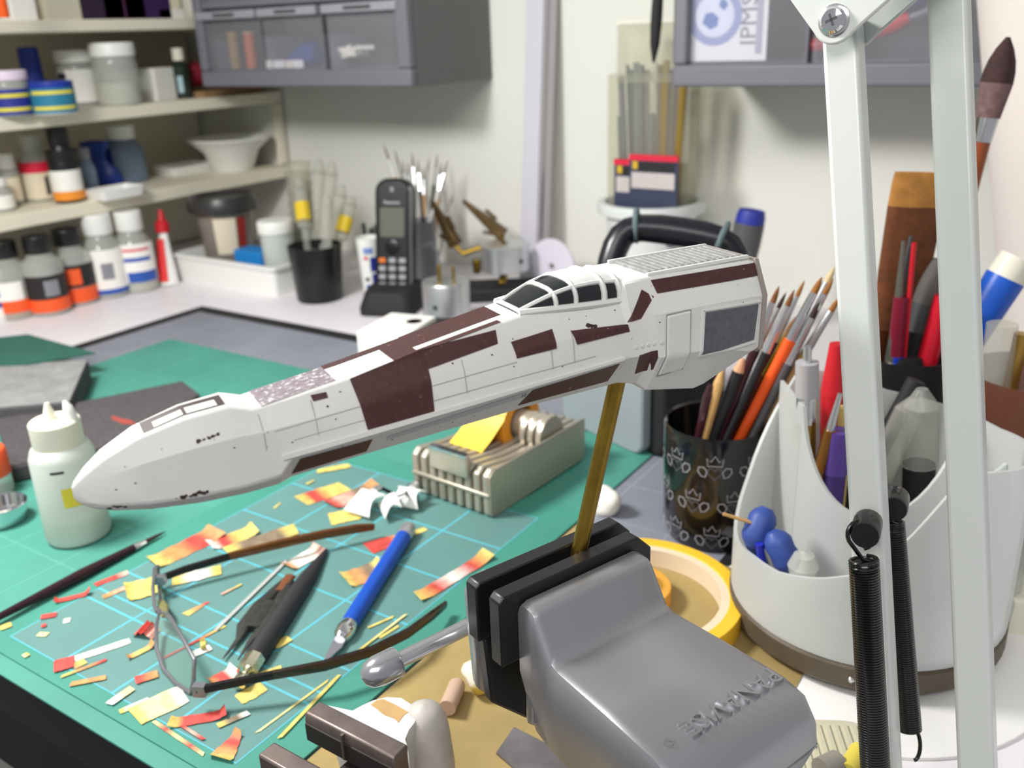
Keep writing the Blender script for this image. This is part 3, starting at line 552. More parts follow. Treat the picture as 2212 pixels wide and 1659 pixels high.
for (u0, v0, u1, v1, dd) in ((985, 530, 932, 432, .02), (1088, 508, 1000, 433, .02)):
    A = PD(u0, v0, depth(dc)+dd); B = PD(u1, v1, depth(dc)+dd); T = zframe(A, B); L_ = (B-A).length
    cl = mk('clip', MB().loft([[T @ V((a_*w_, b_*h_, z_*L_)) for a_, b_ in ((-1, -1), (1, -1), (1, 1), (-1, 1))] for z_, w_, h_ in ((0, .006, .008), (.3, .0055, .0065), (.55, .0045, .005), (1, .0022, .0022))]), BRZ, t, bevel=.001, world=True)
    mk('lever', MB().box(T @ V((0, .010, L_*.42)), (.005, .003, .018), T.to_3x3()), BRZ, cl, world=True); mk('lever', MB().box(T @ V((0, -.009, L_*.2)), (.005, .003, .022), T.to_3x3() @ MX.Rotation(.5, 3, 'X')), BRZ, cl, world=True)
mk('arm', MB().tube([PD(985, 530, depth(dc)+.02), PD(1000, 548, depth(dc)+.02)], .003, 8), BRASS, t, world=True); mk('arm', MB().tube([PD(1088, 508, depth(dc)+.02), PD(1080, 520, depth(dc)+.02)], .003, 8), BRASS, t, world=True)
mk('bent_wire', MB().tube([PD(910, 532, depth(dc)), PD(930, 525, depth(dc)), PD(945, 545, depth(dc)), PD(950, 600, depth(dc)), p+V((-.04, -.02, .012))], .0025, 8), GREY, t, world=True)
# steel rule leaning on the wall, white disc
A = D(1172, 594, ZD); A.y = .985; B = PY(1222, -60, WY-.006); d_ = (B-A)
T = frame((1, 0, 0), d_, A); Lr = d_.length
t = thing('steel_rule', 'long steel rule leaning upright against the white wall', 'ruler', A)
mk('blade', MB().prism([(-.012, 0), (.012, 0), (.012, Lr*1.15), (-.012, Lr*1.15)], 0, .0015, T), M('rule_steel', (216, 214, 224), .35, .2), t, world=True); mk('rib', MB().prism([(.012, 0), (.030, 0), (.030, Lr*1.15), (.012, Lr*1.15)], -.0025, .001, T), M('rule_grey', (160, 156, 158), .4, .2), t, world=True)
mk('shine_strip', MB().prism([(.018, .0), (.021, .0), (.021, Lr*1.15), (.018, Lr*1.15)], .001, .002, T), M('rule_shine', (206, 204, 206), .2, 1), t, world=True)
p = PD(1197, 548, depth(A)-.1); p.z = hgt(V((p.x, p.y, 0)), 548)
q = D(1197, 632, ZD); q = V((q.x, q.y, ZD)); dr = .034
t = thing('white_disc', 'white plastic disc standing on edge before the steel rule', 'disc', q); Td = frame((cos(YAW-.7), sin(YAW-.7), 0), (0, 0, 1), q+V((0, 0, dr)))
mk('disc_body', MB().lathe([(.004, 0), (dr*.98, 0), (dr, .001), (dr, .003), (dr*.98, .004), (.004, .004), (.004, 0)], 40, T=Td), M('lilac_white', (216, 212, 224), .35), t, world=True); mk('hub', MB().lathe([(.004, .001), (0, .001)], 16, T=Td), M('hub_tan', (140, 130, 110), .5), t, world=True)
mk('foot', MB().box(q+V((0, 0, .003)), (.03, .014, .006), MX.Rotation(YAW-.7, 3, 'Z')), WHITE, t, world=True)
# white tub with a clear square tube of rods
p = V((PY(1405, 520, .955).x, .955, ZD)); t = thing('white_tub', 'white round tub with thick rim holding clear tube of rods', 'tub', p); dp = depth(p+V((0, 0, .1)))
r = 100*dp/FPX*.98; H_ = hgt(p, 432); 
mk('tub_body', MB().lathe([(0, 0), (r*.80, 0), (r*.98, H_-.012), (r*1.16, H_-.012), (r*1.19, H_-.006), (r*1.16, H_), (r*1.02, H_), (r*.95, H_-.01), (r*.78, .004), (0, .004)], 40), M('pale_tub', (214, 218, 216), .4), t)
base = p; wt_ = mm(p, 86); Ht = hgt(p, 56)
q = thing('rod_tube', 'clear square plastic tube with stepped top, full of rods', 'tube', p+V((0, 0, .0045)), rad(8)); p2 = p+V((0, 0, .0045))
TUBE = clearp('tube_plastic', (246, 246, 240), .10)
k1 = wt_*.98; k2 = wt_*.74; pts = [(-k1, -.016), (k1, -.016), (k1, .022), (-k1, .022)]; mk('lower_sleeve', MB().wall(pts, [Ht*.83]*4, .0016, 0, closed=True), TUBE, q)
pts = [(-k2, -.018), (k2*1.05, -.018), (k2*1.05, .018), (-k2, .018)]; mk('upper_sleeve', MB().wall(pts, [Ht]*4, .0016, Ht*.8, closed=True), TUBE, q); mk('cap', MB().box((0, 0, Ht), (k2*2.05, .038, .003)), CREAM, q)
RODM = [M('steel_rod', (150, 154, 160), .35, .8), M('dark_rod', (98, 98, 106), .4, .5), M('brass_rod', (176, 148, 72), .4, .6), M('pale_rod', (196, 188, 186), .5), M('copper_rod', (140, 92, 60), .4, .6)]
ORD = ['first', 'second', 'third', 'fourth', 'fifth', 'sixth', 'seventh', 'eighth', 'ninth', 'tenth', 'eleventh', 'twelfth', 'thirteenth', 'fourteenth', 'fifteenth', 'sixteenth']
RN = ['steel', 'dark grey', 'brass', 'pale plastic', 'copper']
for k, (u, vt, c) in enumerate(((1317, 250, 1), (1335, 240, 2), (1342, 165, 1), (1356, 140, 1), (1362, 150, 0), (1375, 135, 0), (1388, 140, 1), (1398, 150, 3), (1408, 245, 0), (1418, 135, 3), (1428, 140, 2), (1440, 130, 2), (1450, 150, 4), (1462, 160, 4), (1476, 180, 2), (1484, 185, 2))):
    # rods stand in the tube; slight individual lean
    yq = .955+.012*math.sin(k*2.1); b0 = V((base.x+(PY(u, 400, yq).x-base.x)*.62, yq, base.z+.007)); tp = PY(u, vt, yq)
    tp.x = max(min(tp.x, base.x+k1-.005), base.x-k1+.005)
    mat_ = RODM[c]; h_ = (tp-b0).length
    one('rod', MB().tube([b0, tp], .0022+.0008*(k % 3), 8), mat_, RN[c]+' rod in the clear square tube, '+ORD[k]+' rod from the left', 'rod', None, 0, 'rods in the clear tube')
for k, (u, v) in enumerate(((1378, 395), (1412, 392))):
    c = PY(u, v, .929-.005*k); c.z = 0; bz = hgt(V((c.x, c.y, 0)), 432); tz = hgt(V((c.x, c.y, 0)), (345, 335)[k])
    t = thing('blade_packet', ('navy blade packet with red top edge, half hidden behind another', 'navy blade packet with red top edge in front of the rods')[k], 'packet', (c.x, c.y, .075)); hx = .028
    mk('packet_card', MB().box((c.x, c.y, (.075+tz)/2), (hx*2, .004, tz-.075)), M('packet_navy', (54, 60, 84), .5), t, world=True); mk('red_edge', MB().box((c.x, c.y-.0003, tz-.003), (hx*2.02, .005, .006)), LRD, t, world=True)
    mk('pale_panel', MB().box((c.x, c.y-.0024, tz-.027), (hx*1.8, .0006, .017)), M('packet_pale', (196, 186, 184), .6), t, world=True); mk('badge', MB().box((c.x-hx*.75, c.y-.0026, tz-.011), (.006, .0006, .008)), M('badge_yellow', (206, 170, 40), .5), t, world=True)
    mk('dark_band', MB().box((c.x+.004, c.y-.0024, tz-.012), (hx*1.5, .0005, .009)), LBK, t, world=True)
# black cord hanging beside the cabinet, blue-ended tube
A = PY(1412, 135, .852); B = PY(1422, -20, .852); t = thing('hanging_brush', 'black tapered handle hanging down in front of the wall cabinet', 'brush', A)
mk('handle', MB().tube([A, A+(B-A)*.25, A+(B-A)*.6, B, B+(B-A)*.6], [.0012, .0045, .0055, .005, .004], 12), MATBLK, t, world=True)
mk('hook', MB().tube([B+(B-A)*.6, B+(B-A)*.7+V((.0, .006, .004)), V((X0+.01, .8648, (B+(B-A)*.75).z))], .0015, 6), STEEL, t, world=True)
A = D(1568, 735, ZD); B = PD(1622, 468, 1.0); B = CAM+(B-CAM)*((A-CAM).dot(V((-sin(YAW), cos(YAW), 0)))/(B-CAM).dot(V((-sin(YAW), cos(YAW), 0)))); t = thing('marker_tube', 'dark grey tube with blue end standing behind the model tail', 'marker', A)
T = zframe(A, B); L_ = (B-A).length; r = mm(A, 31)
mk('barrel', MB().lathe([(0, 0), (r*.78, 0), (r*.85, L_*.5), (r, L_*.8), (r, L_*.95)], 28, T=T), M('barrel_grey', (84, 82, 84), .5), t, world=True); mk('blue_end', MB().lathe([(r*.96, L_*.94), (r*.96, L_*1.0), (r*.85, L_*1.05), (r*.7, L_*1.04), (0, L_*1.035)], 28, T=T), M('royal_blue', (40, 54, 150), .5), t, world=True)
# portable grey speaker with black tubular handle
a = D(1222, 905, -.002); b = D(1398, 988, -.002); ex = (b-a); ex.z = 0; ang = math.atan2(ex.y, ex.x); wS = ex.length*.98
t = thing('portable_speaker', 'grey and black portable speaker with tubular handle behind the model', 'speaker', a, ang)
hS = .105
mk('front_panel', MB().prism([(q[0]+wS/2, q[1]+hS/2) for q in rrect(wS, hS, .01)], -.006, .004, frame((1, 0, 0), (0, 0, 1))), M('speaker_grey', (142, 150, 154), .5), t, bevel=.002)
mk('cabinet_body', MB().prism([(q[0]+wS/2+.002, q[1]+hS/2+.004) for q in rrect(wS+.024, hS+.012, .012)], -.07, -.005, frame((1, 0, 0), (0, 0, 1)) ) , MATBLK, t, bevel=.003).location.z = .002
Tl = frame((1, 0, 0), (0, 0, 1)) @ MX.Translation((wS*.52, hS*.66, .0042)); mk('round_badge', ringm(.005, .0066, 28).move(Tl), M('badge_grey', (98, 104, 108), .4), t); mk('badge_line', MB().box((wS*.5, -.0043, hS*.5), (.022, .0004, .0012)), M('badge_grey', (98, 104, 108), .4), t)
iv = ROOT[t.name].inverted(); dh_ = depth(ROOT[t.name] @ V((wS/2, .035, .15)))
HP = [iv @ PD(u, v, dh_+dz) for u, v, dz in ((1300, 640, .0), (1318, 560, 0), (1340, 505, 0), (1375, 487, 0), (1480, 502, -.01), (1560, 516, -.02), (1598, 545, -.02), (1606, 620, -.02))]
HP[0].z = hS+.006; HP[-1].z = hS+.006; rh = 34*dh_/FPX*.95
mk('handle', MB().tube(HP, [rh*.7, rh*.9, rh, rh, rh, rh, rh*.9, rh*.7], 20), M('handle_black', (26, 26, 34), .28), t, sub=1)
for k in (3, 5): 
    A = HP[k]; Dd = (HP[k+1]-HP[k-1]).normalized(); mk('rubber_ring', MB().tube([A+frame(Dd.cross(V((0, 0, 1))), Dd.cross(Dd.cross(V((0, 0, 1))))).to_3x3() @ V((cos(q)*rh*1.02, sin(q)*rh*1.02, 0)) for q in [2*PI*i/20 for i in range(20)]], .0022, 8, closed=True), M('rubber_grey', (96, 112, 116), .6), t)

# ------------------------------------------------------------------ left foreground
p = D(172, 1152); t = thing('squeeze_bottle', 'milky squeeze bottle with spout cap and yellow sticker on the mat', 'bottle', p); r = mm(p, 66); H_ = hgt(p, 905)
H2 = H_*.80
mk('body', MB().lathe([(0, 0), (r*.94, 0), (r, .003), (r*.98, H2*.5), (r*.97, H2*.88), (r*.86, H2*.97), (r*.72, H2)], 36), MILKY, t); mk('contents', MB().lathe([(0, .002), (r*.93, .002), (r*.94, H2*.26), (0, H2*.26)], 30), M('murky_water', (196, 186, 150), .3), t)
mk('cap', MB().lathe([(r*.74, H2*.96), (r*.76, H2*.98), (r*.76, H_*.98), (r*.7, H_), (0, H_)], 32), CREAM, t, bevel=.001)
mk('spout', MB().lathe([(r*.2, H_*.99), (r*.16, H_*1.06), (r*.07, H_*1.13), (0, H_*1.13)], 14, T=MX.Translation(RT*(-r*.1))), CREAM, t)
mk('stopper', MB().tube([RT*(r*.62)+V((0, 0, H_*.96)), RT*(r*.60)+V((0, 0, H_*1.02)), RT*(r*.52)+V((0, 0, H_*1.10)), RT*(r*.46)+V((0, 0, H_*1.15))], [r*.08, r*.16, r*.15, r*.05], 12), WHITE, t)
f = facing(p); mk('sticker', MB().lathe([(r*1.012, H2*.44), (r*1.012, H2*.64)], 10, a0=f-.25, a1=f+.5, cap=False), M('sticker_yellow', (214, 200, 64), .6), t); mk('ink_mark', MB().lathe([(r*1.01, H2*.80), (r*1.01, H2*.825)], 8, a0=f-.45, a1=f-.05, cap=False), BLACK, t)
p = D(-8, 1075); t = thing('orange_capped_jar', 'small jar with orange red cap at the left edge of mat', 'jar', D(-8, 1062)); r = .0125; hh = hgt(D(-8, 1062), 1030)
mk('body', MB().lathe([(0, 0), (r*.95, 0), (r, .002), (r, .016), (r*.8, .02)], 24), CLRGLASS, t); mk('cap', MB().lathe([(r*1.02, .014), (r*1.04, .016), (r*1.04, .032), (r*.95, .034), (0, .034)], 24), M('cap_orange_red', (238, 84, 44), .4), t)
p = D(8, 1122); t = thing('tin_lid', 'shallow shiny tin dish at the left edge of green mat', 'dish', p); r = mm(p, 54)
mk('dish', MB().lathe([(0, .0008), (r*.8, .0008), (r*.86, .0), (r*.98, .011), (r, .012), (r*.97, .0125), (r*.84, .003), (0, .0022)], 36), CHROME, t); mk('varnish_drop', MB().lathe([(r*.5, .0026), (r*.42, .0034), (0, .0036)], 24), PALEL, t)
# sanding blocks
SP = M('foam_grey', (112, 112, 114), .95, noise=.18, nscale=90, bump=.4, bscale=600, col2=None); SPD = M('foam_dark', (74, 70, 72), .95, noise=.22, nscale=260, bump=.5, bscale=900)
def slab(name, label, corners, h_, mat_, side, zb):
    q = [D(u, v, zb+h_) for u, v in corners]; c = sum(q, V())/len(q); t = thing(name, label, 'sanding block', V((c.x, c.y, zb)))
    mk('block', MB().prism([(a.x, a.y) for a in q], zb, zb+h_*.98), side, t, bevel=.002, world=True); mk('grit_face', MB().prism([(c.x+(a.x-c.x)*.985, c.y+(a.y-c.y)*.985) for a in q], zb+h_*.97, zb+h_), mat_, t, world=True); return t
ZB = -.0011
slab('sanding_block', 'pale grey foam sanding block under a green offcut at left edge', ((-40, 792), (190, 776), (150, 868), (-60, 885)), .022, M('foam_pale', (134, 134, 134), .95, noise=.2, nscale=50, bump=.4, bscale=500), M('foam_side', (78, 76, 78), .95), ZB)
t = slab('sanding_block', 'dark grey gritty sanding block with red smear behind squeeze bottle', ((-10, 905), (395, 822), (432, 850), (320, 948), (20, 1008)), .014, SPD, SPD, ZB)
c0 = D(265, 908, ZB+.0145); mk('red_smear', MB().prism([(c0.x+.016*cos(a)*(1+.2*sin(3*a)), c0.y+.0035*sin(a)*(1+.3*cos(5*a))) for a in [2*PI*i/20 for i in range(20)]], ZB+.01405, ZB+.0142), M('smear_red', (150, 66, 56), .9), t, world=True)
q = [D(u, v, ZB+.0235) for u, v in ((-60, 735), (60, 722), (206, 762), (60, 786), (-60, 790))]; c = sum(q, V())/5
one('green_offcut', MB().prism([(a.x, a.y) for a in q], ZB+.0221, ZB+.0236), M('offcut_green', (42, 92, 80), .6, noise=.15), 'thin dark green mat offcut resting on the pale sanding block', 'mat offcut')
# ------------------------------------------------------------------ brushes, knife, tweezers, glasses on the mats
def lie(u, v, r): 
    p = D(u, v); p.z = r; return D(u, v, r)
A = lie(-40, 1352, .0045); B = lie(358, 1148, .002)
stick('paint_brush', 'fine brush with dark maroon handle lying across the mat at left', 'brush', A, B, [('handle', 0, .5, .0018, .0036, M('maroon_lacquer', (44, 22, 30), .25)), ('handle_neck', .5, .80, .0036, .0024, M('maroon_lacquer', (44, 22, 30), .25)), ('ferrule', .80, .87, .0026, .0016, CHROME), ('bristles', .87, 1, .0015, .0002, DBRIST)])
# blue hobby knife
A = lie(722, 1402, .003); B = lie(884, 1140, .0048); d_ = B-A; P_ = lambda k: A+d_*k
t = thing('hobby_knife', 'blue handled hobby knife with steel blade lying on the mat', 'knife', P_(.5)-V((0, 0, .0045)))
L_ = d_.length; T = zframe(A, B); s_ = .0050
mk('handle', MB().lathe([(0, L_*.17), (s_*.95, L_*.17), (s_, L_*.19), (s_, L_*.9), (s_*.96, L_*.91), (0, L_*.91)], 20, T=T), M('knife_blue', (18, 74, 176), .35), t, world=True)
mk('end_cap', MB().lathe([(s_*1.02, L_*.905), (s_*1.05, L_*.91), (s_*1.05, L_*.985), (s_*.9, L_), (0, L_)], 20, T=T), ALU, t, world=True)
mk('collet', MB().lathe([(s_*.6, L_*.06), (s_*.95, L_*.085), (s_*1.08, L_*.12), (s_*1.0, L_*.165), (s_*.85, L_*.175)], 20, T=T), CHROME, t, world=True)
tip = D(706, 1426, .0012); n0 = P_(.11); sd = V((d_.y, -d_.x, 0)).normalized()
bl = MB().prism([(0, 0), (.0, .0001), (0, 0)], 0, 0) if False else MB()
Fb = frame(d_, sd, A+V((0, 0, .0004))); Lb = L_; bl.prism([(-.014, -.0012), (.006, -.0032), (Lb*.10, -.0032), (Lb*.10, .0032), (.002, .0034)], 0, .0007, Fb); mk('blade', bl, M('blade_steel', (196, 192, 206), .25, .9), t, world=True)
# black knife handle with brass-coloured chuck
A = lie(520, 1470, .004); B = lie(706, 1186, .002); T = zframe(A, B); L_ = (B-A).length
t = thing('scriber', 'black tapered scriber with bright metal chuck lying on the mat', 'scriber', A-V((0, 0, .004)))
mk('handle', MB().lathe([(0, L_*.14), (.0054, L_*.14), (.0058, L_*.18), (.0056, L_*.62), (.0050, L_*.74), (.0012, L_*.99), (0, L_)], 20, T=T), M('scriber_black', (40, 38, 42), .6), t, world=True)
mk('chuck', MB().lathe([(.0028, L_*.045), (.0052, L_*.05), (.0056, L_*.07), (.0056, L_*.135), (.0048, L_*.145)], 8, T=T), M('nickel', (226, 222, 200), .2, 1), t, world=True, ang=20); mk('nose', MB().lathe([(0, -.004), (.0036, -.003), (.0038, .002), (.002, .005), (.0018, L_*.05)], 14, T=T), M('nickel', (226, 222, 200), .2, 1), t, world=True)
# tweezers
A = lie(498, 1424, .002); B = lie(625, 1248, .003); t = thing('tweezers', 'dark worn steel tweezers lying beside the black scriber', 'tweezers', A-V((0, 0, .002))); d_ = (B-A); sd = V((d_.y, -d_.x, 0)).normalized()
TW = M('tweezer_steel', (62, 62, 60), .5, .6, noise=.3, nscale=200)
for s1 in (-1, 1):
    pts = [B+sd*(s1*.0006), B-d_*.18+sd*(s1*.003), B-d_*.38+sd*(s1*.0055), B-d_*.62+sd*(s1*.0060), B-d_*.78+sd*(s1*.0035), A+sd*(s1*.0042)]
    mk('arm', MB().tube(pts, [.0026, .0036, .0046, .0044, .0018, .0004], 8, ell=(1, .45)), TW, t, world=True)
mk('grip_plate', MB().tube([B-d_*.34, B-d_*.66], .006, 8, ell=(1, .35)), TW, t, world=True); mk('hinge_tip', MB().tube([B+d_*.02, B-d_*.2], .0036, 8, ell=(1, .5)), M('tweezer_rust', (120, 72, 44), .6, .4), t, world=True)
# spectacles
FRM = M('spectacle_metal', (140, 140, 146), .3, .7); TMP = M('temple_brown', (44, 28, 20), .25, coat=.4)
TMPA = clearp('temple_amber', (110, 70, 34), .8)
g0 = D(420, 1498); t = thing('spectacles', 'spectacles with brown temples lying open on the littered mat', 'spectacles', g0)
dz0 = g0
LENS1 = [PD(u, v, d_) for u, v, d_ in ((345, 1322, .505), (338, 1350, .50), (338, 1400, .485), (352, 1445, .474), (380, 1480, .464), (412, 1503, .457), (418, 1470, .455), (420, 1425, .457), (398, 1385, .468), (372, 1340, .49), (360, 1326, .50))]
LENS2 = [PD(u, v, d_) for u, v, d_ in ((340, 1322, .507), (334, 1310, .51), (330, 1270, .525), (334, 1228, .54), (341, 1222, .545), (342, 1250, .545), (346, 1290, .53), (350, 1318, .512))]
for L1 in (LENS1, LENS2):
    for q in L1: q.z = max(q.z, .0012)
    mk('rim', MB().tube(L1, .0011, 8, closed=True), FRM, t, world=True)
    c = sum(L1, V())/len(L1); mk('lens', MB().add(L1+[c+V((.001, -.001, .0))], [(i, (i+1) % len(L1), len(L1)) for i in range(len(L1))]), GLASS, t, world=True)
mk('nose_pad', MB().tube([PD(346, 1296, .528), PD(352, 1310, .515), PD(356, 1332, .500)], [.0018, .0028, .0018], 8, ell=(1, .5)), M('pad_olive', (122, 118, 74), .4), t, world=True)
mk('bridge', MB().tube([LENS1[0], PD(340, 1315, .512), LENS2[0]], .0012, 8), FRM, t, world=True)
def temple(pts):
    P3 = [D(u, v, z_) for u, v, z_ in pts]; mk('temple', MB().tube(P3[:3], [.0022, .0024, .0024], 8, ell=(.7, 1.1)), M('temple_black', (22, 18, 18), .25), t, world=True); mk('temple_tip', MB().tube(P3[2:], [.0024]+[.0028]*(len(P3)-4)+[.0022], 8, ell=(.6, 1.2)), TMPA if pts[0][1] < 1300 else TMP, t, world=True)
temple(((345, 1250, .010), (400, 1230, .011), (495, 1202, .012), (600, 1176, .012), (700, 1154, .011), (770, 1142, .010), (808, 1138, .008)))
temple(((424, 1492, .012), (480, 1480, .013), (590, 1458, .015), (700, 1438, .016), (800, 1408, .016), (880, 1368, .014), (935, 1328, .010), (962, 1306, .007)))
mk('hinge', MB().box(D(432, 1490, .012), (.006, .004, .006), MX.Rotation(.5, 3, 'Z')), FRM, t, world=True); mk('hinge', MB().box(D(346, 1252, .011), (.006, .004, .005), MX.Rotation(.5, 3, 'Z')), FRM, t, world=True)

# ------------------------------------------------------------------ tape scraps, each its own piece
CC = {'Y': (222, 202, 110), 'R': (206, 72, 64), 'O': (212, 150, 92), 'W': (240, 236, 226), 'K': (132, 116, 96), 'P': (236, 176, 160), 'C': (238, 226, 160)}
LIN = {k: lin(v) for k, v in CC.items()}
SCR = [
 (330, 1218, 470, 1150, 32, 'YORO', 'long orange and red painted tape strip above the upper temple', 1), (452, 1180, 552, 1145, 24, 'WRYY', 'red and yellow tape strip overlapping the long orange one', 1),
 (490, 1193, 640, 1142, 26, 'YKKY', 'yellow tape strip with sooty smudge above the upper temple', 0), (372, 1256, 478, 1230, 20, 'YWY', 'yellow and white tape piece under the upper temple', 0), (272, 1280, 345, 1262, 38, 'YY', 'broad plain yellow tape piece behind the lens rim', 1),
 (205, 1264, 277, 1236, 9, 'RRP', 'thin salmon tape sliver nearest the dark brush', 0), (222, 1290, 280, 1266, 8, 'OP', 'thin orange tape sliver left of the yellow piece', 0), (118, 1300, 196, 1281, 8, 'RR', 'thin red tape sliver near the mat left margin', 1), (88, 1333, 122, 1327, 9, 'RR', 'short stubby red tape bit near the mat left corner', 0), (89, 1352, 100, 1350, 6, 'RR', 'tiny red tape crumb near the mat left corner', 0),
 (137, 1342, 152, 1339, 9, 'WW', 'tiny white crumb on bare mat near left corner', 0), (82, 1370, 103, 1371, 9, 'CC', 'tiny cream crumb near the mat left corner', 0), (0, 1357, 25, 1348, 10, 'YY', 'small yellow tape bit on the left mat border', 0), (50, 1418, 62, 1412, 8, 'CY', 'tiny cream tape crumb on the front mat border', 0),
 (116, 1440, 160, 1428, 24, 'RR', 'red tape block glued to a white strip near front edge', 0), (160, 1424, 281, 1384, 12, 'WW', 'white plastic strip ending at the red tape block', 0), (158, 1440, 184, 1427, 14, 'OY', 'orange tape corner beside the red block', 0), (132, 1462, 230, 1425, 5, 'YOR', 'thread-thin orange tape sliver below the red block', 0),
 (152, 1478, 229, 1463, 9, 'OO', 'narrow orange tape sliver near the front mat edge', 0), (235, 1521, 286, 1486, 13, 'WC', 'short white strip crossing the front grid line', 0), (258, 1538, 321, 1511, 10, 'YWW', 'white strip with yellow end near the front grid line', 0),
 (290, 1548, 398, 1498, 44, 'YCCW', 'big cream yellow tape sheet in front of the lens', 0), (366, 1563, 489, 1543, 20, 'YRRR', 'wide red tape strip with yellow end near mat front', 1), (470, 1568, 537, 1539, 11, 'YKW', 'grey and cream tape strip right of the wide red one', 0), (392, 1567, 440, 1597, 7, 'RPR', 'thin red tape sliver under the wide red strip', 0), (332, 1558, 440, 1630, 9, 'CRCRC', 'long cream tape strip speckled red along the front margin', 0),
 (474, 1642, 516, 1585, 52, 'YORO', 'large three-cornered orange tape flap nearest the front', 1), (296, 1365, 338, 1372, 24, 'RRP', 'crumpled red tape ball touching the lens rim', 2), (275, 1422, 332, 1394, 9, 'OYO', 'orange tape sliver running up to the lens rim', 1), (292, 1470, 341, 1455, 16, 'RO', 'red and cream tape chip left of the lens', 0),
 (400, 1328, 451, 1300, 12, 'YOR', 'small orange tape wedge behind the nose pad', 0), (345, 1426, 487, 1352, 4, 'RRY', 'long thin red thread of tape behind the lens', 0), (415, 1414, 455, 1398, 13, 'WW', 'short white strip right of the lens', 0), (438, 1385, 440, 1405, 12, 'YY', 'small yellow tape tab at the right lens rim', 1), (455, 1478, 508, 1450, 26, 'ORW', 'orange and white tape flap by the scriber chuck', 1),
 (515, 1512, 570, 1482, 26, 'YY', 'yellow tape piece under the lower temple', 0), (560, 1462, 610, 1445, 17, 'YY', 'yellow tape piece right of the scriber chuck', 0), (620, 1226, 692, 1188, 25, 'OWWP', 'curled orange and white tape piece at the scriber tip', 1), (592, 1397, 626, 1378, 15, 'YY', 'bright yellow tape chip beside the scriber handle', 0), (630, 1290, 640, 1258, 8, 'YY', 'narrow yellow tape chip between tweezers and scriber', 0),
 (795, 1185, 920, 1142, 30, 'RRYY', 'red and yellow tape wedge under the blue knife cap', 0), (745, 1255, 828, 1226, 36, 'YOKY', 'ragged brownish tape piece left of the blue knife', 1), (902, 1293, 1056, 1200, 24, 'YRWRY', 'straight pink and red tape strip right of the blue knife', 1),
 (604, 1594, 733, 1458, 7, 'YY', 'long bright yellow tape ribbon beside the mat edge', 0), (766, 1412, 877, 1327, 4, 'YC', 'hair-thin yellow tape thread right of the knife blade', 0), (556, 1582, 709, 1470, 4, 'CY', 'thin straw coloured tape thread left of the yellow ribbon', 0), (820, 1378, 861, 1352, 5, 'YY', 'short yellow tape thread near the lower temple', 0), (795, 1356, 850, 1332, 4, 'YY', 'short yellow tape thread right of the knife collet', 0), (622, 1296, 600, 1310, 4, 'YO', 'tiny yellow thread between strip and tweezers', 0), (478, 1284, 522, 1262, 3, 'PY', 'faint pink and yellow thread on bare mat', 0),
 (650, 1082, 745, 1050, 26, 'YRYY', 'yellow tape strip with a red streak under the model', 0), (712, 1092, 813, 1050, 26, 'RPKO', 'white and red tape strip beside the white model parts', 1), (712, 1122, 776, 1108, 26, 'YY', 'plain yellow tape square below the white model parts', 0), (685, 1018, 756, 1005, 9, 'YY', 'narrow yellow tape strip half under the model shadow', 0), (662, 1046, 678, 1038, 3, 'YY', 'tiny yellow thread on the printed mat text', 0), (592, 1098, 606, 1086, 3, 'YY', 'tiny yellow thread on bare mat under the model', 0)]
for i, (u1, v1, u2, v2, wpx, cols, lab, curl) in enumerate(SCR):
    z0 = .0003+.00012*(i % 5); A = D(u1, v1, z0); B = D(u2, v2, z0); d_ = B-A; L_ = d_.length; sd = V((-d_.y, d_.x, 0)).normalized(); n = 8
    # plan width so that the strip shows wpx across
    mid = (A+B)/2; wv = 1e-3; pa = mid-sd*wv; pb = mid+sd*wv
    def prj(q): q = q-CAM; return V((FPX*q.dot(RT)/q.dot(FW), -FPX*q.dot(UP)/q.dot(FW)))
    dirp = (prj(B)-prj(A)).normalized(); dv = prj(pb)-prj(pa); across = abs(dv.x*dirp.y-dv.y*dirp.x); hw = wpx/across*wv
    hw = min(hw, .018); b_ = MB(); b_.c = []; rg = random.Random(i*13+5); th = .00014
    for k in range(n+1):
        s_ = k/n; cpos = s_*(len(cols)-1); c0, c1 = cols[int(cpos)], cols[min(int(cpos)+1, len(cols)-1)]; f_ = cpos-int(cpos); f_ = max(0, min(1, (f_-.5)*2.2+.5))
        lift = 0
        if curl == 1: lift = .0035*max(0, (s_-.78)/.22)**2+.002*max(0, (.15-s_)/.15)**2
        if curl == 2: lift = .006*sin(PI*s_)*(1 if k % 2 else .6)
        lift = min(lift, L_*.5)
        jag = rg.uniform(-.08, .08) if wpx > 14 else 0; wk = hw*(1+jag)*(1-.12*(k in (0, n))*rg.random())
        if 'three-cornered' in lab or 'wedge' in lab: wk *= (1-.75*s_)
        sl = d_*(.03*rg.uniform(-1, 1)) if k in (0, n) else V()
        for sgn, zz in ((-1, 0), (1, 0), (-1, th), (1, th)):
            wob = V((0, 0, lift*(1 if sgn > 0 else .7)))
            b_.v.append(A+d_*s_+sd*(sgn*wk)+sl*sgn+wob+V((0, 0, zz)))
            ca, cb_ = LIN[c0], LIN[c1]; e = rg.uniform(.88, 1.08); b_.c.append(tuple((ca[j]*(1-f_)+cb_[j]*f_)*e for j in range(3))+(1,))
    for k in range(n):
        o_ = k*4; b_.f += [(o_+2, o_+3, o_+7, o_+6), (o_+1, o_, o_+4, o_+5), (o_, o_+2, o_+6, o_+4), (o_+3, o_+1, o_+5, o_+7)]
    b_.f += [(0, 1, 3, 2), (n*4+2, n*4+3, n*4+1, n*4)]; b_.m = [0]*len(b_.f)
    one('tape_scrap' if 'strip ending' not in lab and 'white strip' not in lab else 'plastic_strip', b_, TAPE, lab, 'tape scrap', None, 0, 'scraps littering the small mat')
